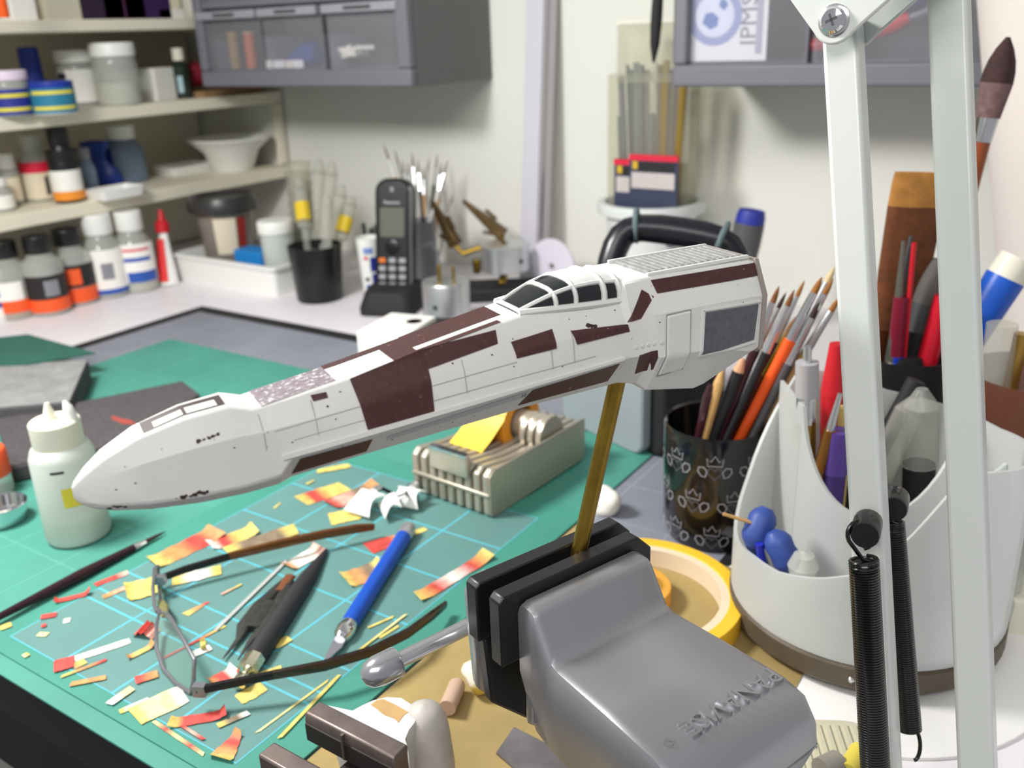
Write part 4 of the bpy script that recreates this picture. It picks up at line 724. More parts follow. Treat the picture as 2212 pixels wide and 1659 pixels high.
A = D(466, 1360, .0012); B = D(617, 1213, .0012); one('plastic_strip', MB().tube([A, B], .0012, 4), WHITE, 'long thin white plastic strip behind the tweezers', 'strip')
# white model parts with black clips by the dispenser
g = 'white model parts drying on clips'
for k, (u1, v1, u2, v2, lab) in enumerate(((770, 1108, 808, 1062, 'curved white model part nearest the tape scraps'), (825, 1105, 860, 1078, 'curved white model part in the middle of three'), (872, 1092, 890, 1055, 'white model part closest to the metal dispenser'))):
    A = D(u1, v1, .004); B = D(u2, v2, .011); d_ = B-A; sd = V((-d_.y, d_.x, 0)).normalized(); t = thing('model_part', lab, 'model part', A-V((0, 0, .0035)), 0, g); rings = []
    for q in range(6):
        s_ = q/5; wv = .011*(1-.35*sin(PI*s_)); c = A+d_*s_+V((0, 0, .004*sin(PI*s_)-.001)); rings.append([c-sd*wv, c+V((0, 0, .0012))-sd*wv, c+V((0, 0, .0016)), c+V((0, 0, .0012))+sd*wv, c+sd*wv])
    mk('shell', MB().loft(rings), WHITE, t, world=True); mk('clip', MB().tube([B+V((0, 0, .001)), B+d_.normalized()*.006+V((0, 0, -.001))], .003, 8, ell=(1, .5)), ALU, t, world=True)
    E_ = B+d_.normalized()*.006; E2 = D((852, 885, 905)[k], (1068, 1046, 1040)[k], .004); mk('handle', MB().tube([E_+V((0, 0, -.001)), E2], .0013, 6), BLACK, t, world=True)

# ------------------------------------------------------------------ ribbed metal tape dispenser
a = D(893, 1062); b = D(1062, 1122); ex = b-a; ang = math.atan2(ex.y, ex.x); wd = ex.length; ld = (D(1258, 988)-b).length*1.0
hd = hgt(b, 1022); MET = M('cast_metal', (182, 175, 160), .38, .6, bump=.15, bscale=500)
t = thing('tape_dispenser', 'ribbed silver metal tape dispenser standing on green mats', 'tape dispenser', a, ang)
n = 9; pit = wd/n; sidep = [(0, .002), (.004, 0), (ld-.004, 0), (ld, .004), (ld, hd*.96), (ld-.004, hd*.98), (.006, hd), (0, hd-.004)]
prof = [(0, .002), (.004, 0), (ld-.004, 0), (ld, .004), (ld, hd*.90), (ld*.86, hd*.93), (ld*.70, hd*.95), (ld*.55, hd*.80), (ld*.30, hd*.86), (.006, hd), (0, hd-.004)]
core = [(.003, .004), (ld-.002, .004), (ld-.002, hd*.62), (ld*.72, hd*.72), (ld*.55, hd*.62), (ld*.3, hd*.70), (.003, hd*.86)]
Tp = MX(((0, 0, 1, 0), (1, 0, 0, 0), (0, 1, 0, 0), (0, 0, 0, 1)))        # profile (along, up) -> local (y along, z up), extrude along x
mk('core', MB().prism(core, .002, wd-.002, Tp), M('cast_metal_dark', (120, 113, 102), .5, .5), t)
for k in range(n): mk('rib', MB().prism(prof, k*pit+pit*.12, k*pit+pit*.80, Tp), MET, t, bevel=.0012)
mk('side_plate', MB().prism(sidep, wd-pit*.22, wd, Tp), MET, t, bevel=.001)
mk('cross_bar', MB().box((wd/2, .001, hd*.48), (wd*.97, .004, .0028)), MET, t, bevel=.0008)
mk('cutter_plate', MB().box((wd*.52, -.0005, hd*.98), (wd*.48, .004, hd*.46)), M('satin_metal', (190, 186, 172), .3, .7), t, bevel=.0012); mk('cutter_lip', MB().box((wd*.52, -.0005, hd*1.215), (wd*.46, .005, .002)), CHROME, t)
hub = V((wd*.5, ld*.66, hd*1.06)); Th = zframe(hub-V((wd*.42, 0, 0)), hub+V((wd, 0, 0)))
mk('hub', MB().lathe([(0, 0), (hd*.30, 0), (hd*.30, wd*.84), (0, wd*.84)], 28, T=Th), MET, t)
for kx in (.70, .80, .90): mk('hub_shoulder', MB().lathe([(hd*.42, 0), (hd*.42, pit*.5), (0, pit*.5)], 28, T=zframe(V((wd*kx, hub.y, hub.z-.004)), V((wd*2, hub.y, hub.z-.004)))), MET, t)
q = thing('tape_roll', 'yellow masking tape roll mounted in the metal dispenser', 'tape roll', ROOT[t.name] @ hub, ang); Tt = zframe(V((-wd*.34, 0, 0)), V((wd, 0, 0))); wt_ = wd*.42
mk('wound_tape', MB().lathe([(hd*.40, 0), (hd*.64, 0), (hd*.64, wt_), (hd*.40, wt_), (hd*.40, 0)], 36, T=Tt), M('tape_amber', (228, 150, 40), .5), q); rt = hd*.645
loop = [V((-wd*.34, rt*sin(a_), rt*cos(a_))) for a_ in (0, -.4, -.8, -1.2)]+[V((-wd*.34, -hd*1.05, -hd*.05)), V((-wd*.34, -hd*1.35, -hd*.18)), V((-wd*.34, -hd*1.2, -hd*.42)), V((-wd*.34, -hd*.7, -hd*.38))]
mk('loose_end', MB().loft([[c, c+V((wt_, 0, 0)), c+V((wt_, 0, .0004)), c+V((0, 0, .0004))] for c in loop]), M('tape_lemon', (246, 206, 70), .45), q)

# ------------------------------------------------------------------ model fuselage on its brass rod, held in the big vise
HULL = M('hull_white', (214, 213, 210), .55, noise=.035, nscale=25, bump=.08, bscale=300)
def chipped(name, base, chip, amt=.66):
    m = bpy.data.materials.new(name); m.use_nodes = True; nt = m.node_tree; b = nt.nodes['Principled BSDF']; N = nt.nodes.new; L = nt.links.new
    b.inputs['Roughness'].default_value = .5; tc = N('ShaderNodeTexCoord'); n = N('ShaderNodeTexNoise'); n.inputs['Scale'].default_value = 520; n.inputs['Detail'].default_value = 5; n.inputs['Roughness'].default_value = .7; L(tc.outputs['Object'], n.inputs['Vector'])
    r = N('ShaderNodeValToRGB'); e = r.color_ramp.elements; e[0].position = .30; e[0].color = tuple(x*.72 for x in lin(base)[:3])+(1,); e[1].position = amt+.01; e[1].color = lin(chip)
    k = r.color_ramp.elements.new(amt-.02); k.color = tuple(x*1.2 for x in lin(base)[:3])+(1,)
    L(n.outputs['Fac'], r.inputs['Fac']); L(r.outputs['Color'], b.inputs['Base Color']); MATS[name] = m; return m
MAR = chipped('maroon_paint', (70, 36, 34), (176, 168, 166), .70); DUST = chipped('thin_purple_grey_paint', (128, 116, 124), (196, 192, 192), .58); LGREY = M('deck_grey', (150, 150, 150), .6, noise=.25, nscale=300); CPIT = M('cockpit_grey', (52, 56, 60), .6)
FA = rad(62); FO = V((-.1422, .2766, .180)); FXA = V((cos(FA), sin(FA), 0)); FRT = V((sin(FA), -cos(FA), 0))
ship = thing('model_fuselage', 'white scale-model spacecraft fuselage with maroon panels held up on brass rod', 'model', FO, FA)
#      s      wt   zt    ws    zs    wr    zr   wb   zb
ST = [(-178, .5, 9.0, 1.0, 8.0, 1.0, 6.6, .5, 5.8), (-176.8, 1.6, 10.8, 2.4, 9.0, 2.5, 5.8, 1.6, 4.4), (-174, 2.8, 13.4, 4.2, 10.2, 4.6, 5.2, 3.2, 2.9), (-169, 4.0, 16.9, 6.6, 12.4, 7.2, 4.4, 5.2, 1.6), (-160, 5.2, 21.2, 9.0, 15.0, 10.0, 3.6, 7.2, .4), (-147, 6.2, 24.4, 11.2, 17.0, 12.4, 3.2, 9.2, -.4), (-135, 7, 25.3, 12.4, 18.0, 13.7, 3.4, 10.4, -.4),
      (-129, 7.0, 23.2, 12.4, 17.8, 13.9, 3.8, 10.6, -.1), (-125, 7.1, 23.7, 12.5, 18.0, 14.1, 4.2, 10.6, .1), (-121, 7.2, 24.2, 12.6, 18.2, 14.3, 9.2, 8.4, .3), (-100, 8, 27.0, 12.8, 19.6, 15.0, 10.0, 8.2, 1.5), (-50, 9, 35.2, 14.2, 26, 16.3, 14, 8.4, 4), (-42, 9.4, 36.4, 14.8, 27, 16.6, 15, 8.5, 4.5), (-8, 12.5, 36.0, 17, 28.5, 17.4, 17.3, 9, 5.4), (-6, 12.8, 42, 17.4, 30, 17.8, 17.4, 9, 5.4), (1, 13, 42.2, 18.2, 31, 18.6, 17, 10, 4.0), (4, 13, 42.2, 19.4, 31, 20.2, 16, 12, 1.5), (25, 13.6, 42, 20, 31, 20.6, 15, 12, -2.4), (30, 13.7, 42, 20, 31, 20.5, 14, 12, -1.6), (45, 14, 41.8, 19.8, 30.5, 19.4, 10, 12, 6.5), (49, 14, 41.6, 19.4, 30, 18.8, 10.5, 12, 7.5)]
def stat(s_):
    for a, b in zip(ST, ST[1:]):
        if a[0] <= s_ <= b[0]:
            f_ = (s_-a[0])/(b[0]-a[0]); return [x+(y-x)*f_ for x, y in zip(a, b)]
    return list(ST[0] if s_ < ST[0][0] else ST[-1])
def surf(s_, z_):
    q = stat(s_); pl = [(q[1], q[2]), (q[3], q[4]), (q[5], q[6]), (q[7], q[8])]
    if z_ >= pl[0][1]: return pl[0][0]
    for (w0, z0), (w1, z1) in zip(pl, pl[1:]):
        if z1 <= z_ <= z0: return w0+(w1-w0)*(z0-z_)/max(1e-6, z0-z1)
    return pl[-1][0]
rings = []
for q in ST:
    s_, wt, zt, ws, zs, wr, zr, wb, zb = q; h_ = [(0, zt), (wt, zt), (ws, zs), (wr, zr), (wb, zb), (0, zb)]
    pts = [(-a_, b_) for a_, b_ in h_]+[(a_, b_) for a_, b_ in reversed(h_[1:-1])]
    rings.append([V((s_, a_, b_))*.001 for a_, b_ in pts])
mk('hull', MB().loft(rings), HULL, ship, bevel=.0007, seg=2, ang=24)
def hit(u, v):
    w_ = 13.0
    for _ in range(14):
        p0 = FO+FRT*(w_*.001); d = ray(u, v); q = CAM+d*((p0-CAM).dot(FRT)/d.dot(FRT)); s_ = (q-FO).dot(FXA)*1e3; z_ = (q.z-FO.z)*1e3; w_ = .5*w_+.5*surf(s_, z_)
    return s_, z_
def sidepatch(name, quad, mat_, off=.22, both=True, th=.0, n=16, bevel=0, sz=False):
    Q = quad if sz else [hit(u, v) for u, v in quad]; b = MB()
    for side in (-1,):
        lay = []
        for o_ in ((off,) if not th else (off-th-.3, off)):
            base_ = len(b.v); lay.append(base_)
            for i in range(n+1):
                for j in range(n+1):
                    a_, c_ = i/n, j/n; s_ = (Q[0][0]*(1-a_)+Q[1][0]*a_)*(1-c_)+(Q[3][0]*(1-a_)+Q[2][0]*a_)*c_; z_ = (Q[0][1]*(1-a_)+Q[1][1]*a_)*(1-c_)+(Q[3][1]*(1-a_)+Q[2][1]*a_)*c_
                    b.v.append(V((s_, side*(surf(s_, z_)+o_), z_))*.001)
            for i in range(n):
                for j in range(n): k = base_+i*(n+1)+j; b.f.append((k, k+1, k+n+2, k+n+1)); b.m.append(0)
        if th:
            per = [i*(n+1) for i in range(n+1)]+[n*(n+1)+j for j in range(1, n+1)]+[i*(n+1)+n for i in range(n-1, -1, -1)]+[j for j in range(n-1, 0, -1)]
            for a_, c_ in zip(per, per[1:]+per[:1]): b.f.append((lay[0]+a_, lay[0]+c_, lay[1]+c_, lay[1]+a_)); b.m.append(0)
    return mk(name, b, mat_, ship, bevel=bevel)
for quad in (((755, 818), (915, 752), (938, 888), (794, 928)), ((905, 756), (1070, 712), (1075, 742), (915, 800)), ((1103, 738), (1192, 710), (1202, 752), (1116, 774)), ((1232, 714), (1355, 700), (1360, 716), (1246, 744)), ((1380, 768), (1420, 756), (1410, 798), (1370, 808)), ((1385, 625), (1412, 640), (1384, 688), (1354, 696)), ((670, 853), (704, 846), (708, 858), (676, 866))):
    sidepatch('maroon_panel', quad, MAR)
sidepatch('maroon_panel', ((4, 41.4), (48.4, 41), (48.4, 36.8), (5, 37.2)), MAR, sz=True)
for s0, s1, sh in ((-46, -10, 3.2), (-121, -97, 2.2)):
    q0, q1 = stat(s0), stat(s1); sidepatch('maroon_panel', ((s0+sh, q0[6]-1.6), (s1, q1[6]-1.6), (s1-sh*.4, q1[8]+(2.6 if s0 > -50 else 1.6)), (s0, q0[8]+(2.4 if s0 > -50 else 1.6))), MAR, .22, sz=True)
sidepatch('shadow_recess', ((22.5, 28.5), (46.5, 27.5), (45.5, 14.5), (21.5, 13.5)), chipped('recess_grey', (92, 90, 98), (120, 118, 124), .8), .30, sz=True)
sidepatch('recess_frame', ((21.2, 29.8), (47.2, 28.8), (47.2, 28.2), (21.2, 29.2)), HULL, .7, th=.7, sz=True); sidepatch('recess_frame', ((20.4, 13.4), (45.8, 14.0), (45.8, 13.4), (20.4, 12.8)), HULL, .7, th=.7, sz=True); sidepatch('recess_frame', ((21.0, 29.6), (21.9, 29.6), (21.2, 13.2), (20.3, 13.2)), HULL, .7, th=.7, sz=True)
sidepatch('hatch_plate', ((6.5, 30), (16, 30.3), (15.6, 9), (6, 8)), HULL, .7, th=.7, bevel=.0006, sz=True); sidepatch('hatch_groove', ((6.2, 30.6), (16.4, 30.8), (15.9, 8.4), (5.6, 7.3)), M('groove_grey', (150, 148, 148), .6), .2, sz=True)
sidepatch('side_rail', ((-124, 10.4), (-9, 18.2), (-9, 17.0), (-124, 9.0)), HULL, .8, th=.8, n=10, sz=True)
sidepatch('side_trough', ((-92, 8.2), (-44, 12.8), (-44, 10.4), (-92, 6.2)), M('trough_grey', (188, 188, 190), .55), .15, n=16, sz=True); sidepatch('port_hole', ((-46.5, 11.9), (-44.8, 12.1), (-44.6, 10.5), (-46.3, 10.3)), BLACK, .15, n=2, sz=True)
for s_ in (-128, -113, -88, -66, -36, -28): sidepatch('panel_line', ((s_, 22+.08*(s_+128)), (s_+.25, 22+.08*(s_+128)), (s_+.25, 12.5+.07*(s_+128)), (s_, 12.5+.07*(s_+128))), M('line_grey', (168, 166, 166), .6), .12, n=10, sz=True)
for z0, z1, a_, b_ in ((17.5, 23.5, -125, -48), (14.0, 20.5, -120, -20)): sidepatch('panel_line', ((a_, z0), (b_, z1), (b_, z1-.22), (a_, z0-.22)), M('line_grey', (168, 166, 166), .6), .12, n=16, sz=True)
for k in range(5): 
    s_ = -4.5+2.2*k; z_ = 20.6+.15*k; w_ = surf(s_, z_); mk('stud', MB().lathe([(.0007, 0), (.0006, .0003), (0, .0003)], 10, T=zframe(V((s_, -w_, z_))*.001, V((s_, -w_-5, z_))*.001)), HULL, ship)
# chips of missing paint
rg = random.Random(3); b = MB()
def chip(s_, z_, r_, top=None):
    n = 6; c = []
    for i in range(n):
        a = 2*PI*i/n; rr_ = r_*rg.uniform(.5, 1.3); ds, dz = rr_*cos(a)*1.4, rr_*sin(a); c.append(V((s_+ds, -(surf(s_+ds, z_+dz)+.13), z_+dz))*.001)
    b.add(c, [tuple(range(n))])
for _ in range(70):
    s_ = rg.uniform(-172, 44); q = stat(s_); z_ = rg.uniform(q[8]+2, q[2]-1.5); chip(s_, z_, rg.choice((.12, .15, .2, .25)))
for k in range(7): s_ = -152+k*1.1; chip(s_, 3.9+.3*math.sin(k*2)+.25*k*.3, rg.uniform(.35, .75))
for k in range(5): s_ = -145+k*1.3; chip(s_, 18.6+.25*k, rg.uniform(.3, .6))
for k in range(5): chip(-170+k*.9, 3.4+rg.uniform(-.5, .6), rg.uniform(.3, .6))
for k in range(3): chip(-21+k*1.0, 30.5-.3*k, .8)
mk('paint_chips', b, M('chip_brown', (56, 34, 36), .6), ship, smooth=False)['kind'] = 'stuff'
# painted panels on top
def toppatch(name, s0, s1, y0, y1, mat_, off=.1, zf=None):
    vv = []; n = 6; b = MB()
    for i in range(n+1):
        s_ = s0+(s1-s0)*i/n; zt = stat(s_)[2]+off
        for y in (y0, y1): vv.append(V((s_, y, zt))*.001)
    b.add(vv, [(2*i, 2*i+2, 2*i+3, 2*i+1) for i in range(n)]); return mk(name, b, mat_, ship)
toppatch('maroon_panel', -86, -78, -8, 8, MAR); toppatch('maroon_panel', -78, -47, -3.0, 8.6, MAR); toppatch('maroon_panel', -104, -86, 4.6, 8, MAR); toppatch('maroon_panel', -78, -50, -8.8, -6.2, MAR); toppatch('purple_panel', -126.5, -104, -6.9, 7.0, DUST)
# dark nose hatch; white panes paint the lamp light reflected in its floor
toppatch('nose_hatch', -158, -135.6, -4.2, 4.2, M('hatch_dark', (58, 38, 40), .5)); toppatch('hatch_reflection', -155, -147.0, -3.4, 0.9, M('reflection_white', (236, 234, 232), .12, coat=.6), .16); toppatch('hatch_reflection', -146.0, -137.6, -3.4, 1.4, M('reflection_white', (236, 234, 232), .12, coat=.6), .16)
# cockpit: smooth dark canopy with white hoops and sills
Z = lambda s_, y_, z_: V((s_, y_, z_))*.001
CAN = [(-43, 7.6, 36.2, .4), (-39, 8.6, 36.3, 2.2), (-33, 9.6, 36.2, 5.0), (-26, 10.6, 36.0, 7.6), (-19, 11.4, 35.8, 8.6), (-12, 11.8, 35.6, 8.6), (-6.4, 11.9, 35.4, 8.0)]
SQ = lambda c: math.copysign(abs(c)**.62, c)
def hoop(s_, w_, z_, h_, k=1.0, n=12): return [Z(s_, -w_*k*SQ(cos(PI*i/n)), z_+h_*k*abs(sin(PI*i/n))**.62) for i in range(n+1)]
def hp(s_):
    for a_, b_ in zip(CAN, CAN[1:]):
        if a_[0] <= s_ <= b_[0]: f_ = (s_-a_[0])/(b_[0]-a_[0]); return [x+(y-x)*f_ for x, y in zip(a_, b_)]
    return list(CAN[-1])
mk('canopy', MB().loft([hoop(*c_) for c_ in CAN]), M('smoked_canopy', (34, 37, 40), .16), ship, ang=50)
for s_ in (-42.2, -30.5, -23.5, -13.2, -7.2): mk('canopy_hoop', MB().tube(hoop(*hp(s_), k=1.01), .00085 if s_ < -20 else .0011, 6), HULL, ship)
for sg in (-1, 1): mk('canopy_sill', MB().tube([Z(c_[0], sg*(c_[1]+.5), c_[2]+.5) for c_ in CAN], .0012, 6), HULL, ship); mk('canopy_rail', MB().tube([hoop(*hp(s_), k=1.01)[3 if sg < 0 else 9] for s_ in (-42, -36, -30, -23.5, -16, -7)], .0008, 6), HULL, ship)
mk('canopy_roof', MB().loft([[q+V((0, 0, .0003)) for q in hoop(*hp(s_), k=1.02)[3:10]]+[q-V((0, 0, .0004)) for q in reversed(hoop(*hp(s_), k=1.0)[3:10])] for s_ in (-23.5, -18, -12, -6.5)]), HULL, ship, ang=50)
# slatted rear deck
for k in range(15):
    mk('deck_slat', MB().box(Z(6.5+2.8*k, 0, 42.6), (.0017, .019, .0014)), LGREY, ship, bevel=.0003)
for y in (-11.4, 11.4): mk('deck_edge', MB().box(Z(26, y, 42.7), (.044, .0014, .0014)), HULL, ship, bevel=.0003)
mk('tail_rim', MB().loft([[V((s_*.001, a_*k*.001, 21+(b_-21)*k)) if False else Z(s_, a_*k, 21+(b_-21)*k) for a_, b_ in ((-14, 41.6), (-19.4, 30), (-18.8, 10.5), (-12, 7.5), (12, 7.5), (18.8, 10.5), (19.4, 30), (14, 41.6))] for s_, k in ((48.6, 1.0), (48.6, 1.035), (50.2, 1.035), (50.2, .98))]), M('tail_bare', (150, 140, 134), .6), ship)
# brass rod
RB = V((-.1525, .2545, .092)); one('brass_rod', MB().tube([RB, FO+V((.0008, .0016, .0075))], .0030, 18), BRASS, 'brass rod clamped upright in the vise jaws carrying the model', 'rod')

# ------------------------------------------------------------------ big grey tilting vise
VA = rad(70); J = V((cos(VA), sin(VA), 0)); NV = V((sin(VA), -cos(VA), 0)); VO = V((-.1525, .2545, 0))
VF = MX(((J.x, NV.x, 0, VO.x), (J.y, NV.y, 0, VO.y), (0, 0, 1, 0), (0, 0, 0, 1)))      # local: x along the jaws, y towards the viewer (mirrored frame)
def vp(x, y, z): return VO+J*x+NV*y+V((0, 0, z))
VG = M('vise_grey_metal', (168, 168, 172), .33, .72, bump=.05, bscale=2500); VD = M('jaw_black', (26, 25, 28), .38)
vise = thing('bench_vise', 'large grey metal bench vise with black jaws gripping the brass rod', 'vise', VO+V((0, 0, ZD+.0026)))
def vloft(rings_, name, mat_, **k): return mk(name, MB().loft(rings_), mat_, vise, world=True, **k)
def jaw(y0, y1, zt, zb, xl_, ch): return [[vp(x, y, z) for x, z in ((-xl_, zt-ch*.3), (-xl_+ch*.3, zt), (xl_-ch, zt), (xl_, zt-ch), (xl_, zb), (-xl_, zb))] for y in (y0, y1)]
vloft(jaw(-.0095, -.0031, .120, .096, .037, .006), 'jaw', VD, bevel=.0006); vloft(jaw(.0031, .0095, .120, .092, .036, .007), 'jaw', VD, bevel=.0006)
# moving far casting
vloft([[vp(x, y, z) for x, z in rr_] for y, rr_ in ((-.0095, [(-.035, .116), (.033, .116), (.036, .108), (.034, .06), (.02, .048), (-.018, .048), (-.034, .068)]), (-.020, [(-.033, .110), (.030, .110), (.033, .10), (.031, .064), (.018, .054), (-.016, .054), (-.031, .07)]))], 'far_casting', VG, bevel=.004, seg=3)
vloft([[vp(x, y, z) for x, z in ((-.034, .095), (.034, .095), (.032, .062), (.018, .05), (-.016, .05), (-.032, .066))] for y in (-.0094, -.0040)], 'jaw_backing', VD, bevel=.001)
# near casting: plateau, step, long plate, rounded end
prof_ = [(.0096, .1150, .060), (.0105, .1160, .058), (.0160, .1156, .056), (.0178, .1146, .056), (.0188, .1130, .055), (.0245, .1035, .054), (.0265, .1006, .054), (.030, .0992, .054), (.055, .0992, .056), (.078, .0985, .060), (.086, .096, .064), (.0905, .089, .070), (.0915, .080, .076)]
rs = []
for y, zt, zb in prof_:
    wv = .0285+.003*max(0, (y-.03)/.06); wb_ = wv*.80; e = .0035
    rs.append([vp(x, y, z) for x, z in ((-wv+e, zt), (wv-e, zt), (wv-e*.3, zt-e*.3), (wv, zt-e), (wv, (zt+zb)/2), (wb_, zb), (-wb_, zb), (-wv, (zt+zb)/2), (-wv, zt-e), (-wv+e*.3, zt-e*.3))])
vloft(rs, 'near_casting', VG, bevel=.0015, seg=3, ang=60)
vloft([[vp(x, y, z) for x, z in ((-.026, .105), (.030, .105), (.030, .062), (.012, .052), (-.012, .052), (-.027, .064))] for y in (.0094, .0125)], 'near_backing', VG, bevel=.002)
iv = ROOT[vise.name].inverted()
text('embossed_name', 'PANAVISE', .0100, iv @ frame(-J, NV, vp(.006, .0760, .0986)), VG, vise, .0010, sx=.98); mk('embossed_ring', ringm(.0011, .0015, 18).move(iv @ frame(-J, NV, vp(-.0225, .0765, .0993))), VG, vise)
mk('screw', MB().tube([vp(0, -.055, .080), vp(0, .05, .080)], .006, 14), STEEL, vise, world=True); mk('guide_rod', MB().tube([vp(.02, -.03, .075), vp(.02, .03, .075)], .004, 12), STEEL, vise, world=True)
H0 = PD(1062, 1328, .372); H1 = PD(815, 1450, .350); mk('handle_bar', MB().tube([H0+(H0-H1)*.6, H1], .0032, 16), STEEL, vise, world=True)
Tc = zframe(H1-(H1-H0).normalized()*.009, H1+(H1-H0)); mk('handle_cap', MB().lathe([(.0030, -.0006), (.0056, 0), (.0060, .001), (.0060, .009), (.0050, .0125), (.0028, .0148), (0, .0155)], 24, T=Tc), M('cap_steel', (176, 178, 182), .2, .7), vise, world=True)
mk('hub_boss', MB().lathe([(.009, 0), (.009, .02), (.007, .022), (0, .022)], 20, T=zframe(vp(0, -.018, .080), vp(0, -.06, .080))), VG, vise, world=True)
nk = vp(.0, .045, 0); mk('neck', MB().lathe([(.016, .030), (.016, .05), (.020, .062), (0, .066)], 24, T=MX.Translation(nk)), VG, vise, world=True); mk('ball_collar', MB().lathe([(.024, .010), (.026, .022), (.018, .034), (0, .036)], 28, T=MX.Translation(nk)), VG, vise, world=True); mk('base_plate', MB().lathe([(.036, ZD+.0026), (.037, .004), (.030, .011), (0, .012)], 36, T=MX.Translation(nk)), VG, vise, world=True)

# ------------------------------------------------------------------ small old vise at the front
SV = M('old_vise_paint', (212, 210, 206), .5, 0, noise=.1, nscale=60); OJ = M('jaw_steel', (118, 106, 102), .45, .7, noise=.2, nscale=80); OD = M('old_vise_dark', (38, 33, 32), .6)
zj = .046; zb = ZD+.0026
def zq(L, z): return [D(600+x*.1808, 1359+y*.1808, z) for x, y in L]
jq = zq(((325, 985), (490, 870), (1585, 1430), (1350, 1500)), zj); A = (jq[0]+jq[1])/2; B = (jq[2]+jq[3])/2; ex = B-A; wj = ex.length; exn = ex.normalized(); eyn = V((-exn.y, exn.x, 0)); c = (A+B)/2; c.z = zb
t = thing('small_vise', 'small old bench vise with worn pale paint at the front edge', 'vise', c, math.atan2(ex.y, ex.x)); zt = zj-zb
XT = MX(((0, 0, 1, 0), (1, 0, 0, 0), (0, 1, 0, 0), (0, 0, 0, 1)))
mk('fixed_jaw', MB().prism([(-.0040, zt-.013), (-.0048, zt-.003), (-.0036, zt), (.0044, zt), (.0044, zt-.013)], -wj/2, wj/2, XT), OJ, t, bevel=.0008)
mk('jaw_face', MB().box((0, -.0046, zt-.0085), (wj*.98, .0014, .0085)), OD, t, bevel=.0004); mk('jaw_groove', MB().box((-wj*.04, -.0052, zt-.006), (.0012, .0014, .012)), OJ, t)
body = zq(((560, 905), (870, 970), (1000, 900), (1120, 845), (1300, 800), (1480, 810), (1620, 900), (1680, 1000), (1650, 1120), (1580, 1210), (1530, 1330), (1560, 1425), (1420, 1440)), zj-.0012); bc = sum(body, V())/len(body)
def shr(L, k, z): return [V((bc.x+(q.x-bc.x)*k, bc.y+(q.y-bc.y)*k, z)) for q in L]
mk('body_casting', MB().loft([shr(body, .80, zb), shr(body, .92, .02), shr(body, 1.0, zj-.008), shr(body, 1.0, zj-.0035), shr(body, .95, zj-.0012)]), SV, t, ang=50, world=True)
mk('worn_patch', MB().prism([(q.x, q.y) for q in zq(((1110, 900), (1180, 850), (1260, 835), (1400, 900), (1560, 990), (1510, 1020), (1480, 1060), (1440, 1115), (1400, 1070), (1350, 1050), (1290, 1030), (1240, 1000), (1190, 955)), zj-.001)], zj-.00125, zj-.0010), M('bare_tan', (188, 152, 100), .7, noise=.15), t, world=True, smooth=False)
kc = D(917, 1545, zj-.004); kr = .0098
mk('back_knuckle', MB().lathe([(kr*1.15, zb), (kr*1.1, .02), (kr, .034), (kr*.92, .040), (kr*.7, .0445), (kr*.35, .0468), (0, .0475)], 28, T=MX.Translation((kc.x, kc.y, 0))), M('old_vise_shade', (186, 180, 174), .5, 0, noise=.15, nscale=60), t, world=True)
mk('front_column', MB().box((wj*.10, -.006, zt*.34), (wj*.42, .012, zt*.62)), OD, t, bevel=.002); mk('slide_bar', MB().box((-.004, -.02, zt*.30), (wj*.34, .05, .012)), OD, t, bevel=.001)
mj = [D(u, v, zj) for u, v in ((560, 1632), (588, 1598), (690, 1655), (665, 1690))]; mc = (mj[0]+mj[1])/2; md = ((mj[2]+mj[3])/2-mc).normalized()
mk('moving_jaw', MB().loft([[p_+eyn*(k*.0042)+V((0, 0, z_)) for k, z_ in ((-1, 0), (1, 0), (1, -.013), (-1, -.013))] for p_ in (mc, mc+exn*wj)]), OJ, t, bevel=.001, world=True); mk('moving_column', MB().loft([[p_+eyn*(k*.006)+V((0, 0, z_)) for k, z_ in ((-1.2, -.012), (.8, -.012), (.8, -.044), (-1.2, -.044))] for p_ in (mc+exn*.004, mc+exn*(wj-.004))]), OD, t, bevel=.001, world=True); mk('lead_screw', MB().tube([V((0, -.036, zt*.5)), V((0, .01, zt*.5))], .0035, 12), STEEL, t)

# ------------------------------------------------------------------ putty, sticks, strips on the khaki board
def lump(name, label, u, v, z, r, mat_, seed, sq=.8):
    p = D(u, v, z); rg = random.Random(seed); bm = bmesh.new(); bmesh.ops.create_icosphere(bm, subdivisions=3, radius=1)
    ks = [(V((rg.uniform(-1, 1), rg.uniform(-1, 1), rg.uniform(-1, 1))).normalized(), rg.uniform(-.38, .5)) for _ in range(16)]
    for q in bm.verts:
        d = q.co.normalized(); f_ = 1+sum(a_*max(0, d.dot(k))**4 for k, a_ in ks); q.co = V((d.x*r*f_, d.y*r*f_, max(-sq*.9*r, d.z*r*f_*sq)))
    zmin = min(q.co.z for q in bm.verts); b = MB(); b.add([q.co-V((0, 0, zmin)) for q in bm.verts], [[q.index for q in f.verts] for f in bm.faces]); bm.free()
    return one(name, b, mat_, label, 'lump', p, 0)
PUT = M('putty', (222, 220, 212), .8, bump=.4, bscale=250)
lump('putty_lump', 'pale lump of putty on the grey mat behind vise jaws', 1312, 1110, -.003, .0092, PUT, 4, 1.0)
lump('crumpled_ball', 'crumpled cream and yellow ball on the khaki board left of vise', 1034, 1490, -.0014, .0092, M('cream_yellow', (232, 226, 206), .7, col2=(206, 176, 70), nscale=70, lo=.5, hi=.58, bump=.5, bscale=150), 11, .9)
A = D(966, 1530, .004); B = D(990, 1475, .003); one('wood_stick', MB().tube([A, A+(B-A)*.9, B], [.0042, .0042, .003], 12), M('stick_pinkish', (190, 160, 140), .6), 'short pinkish round stick on khaki board behind small vise', 'stick')
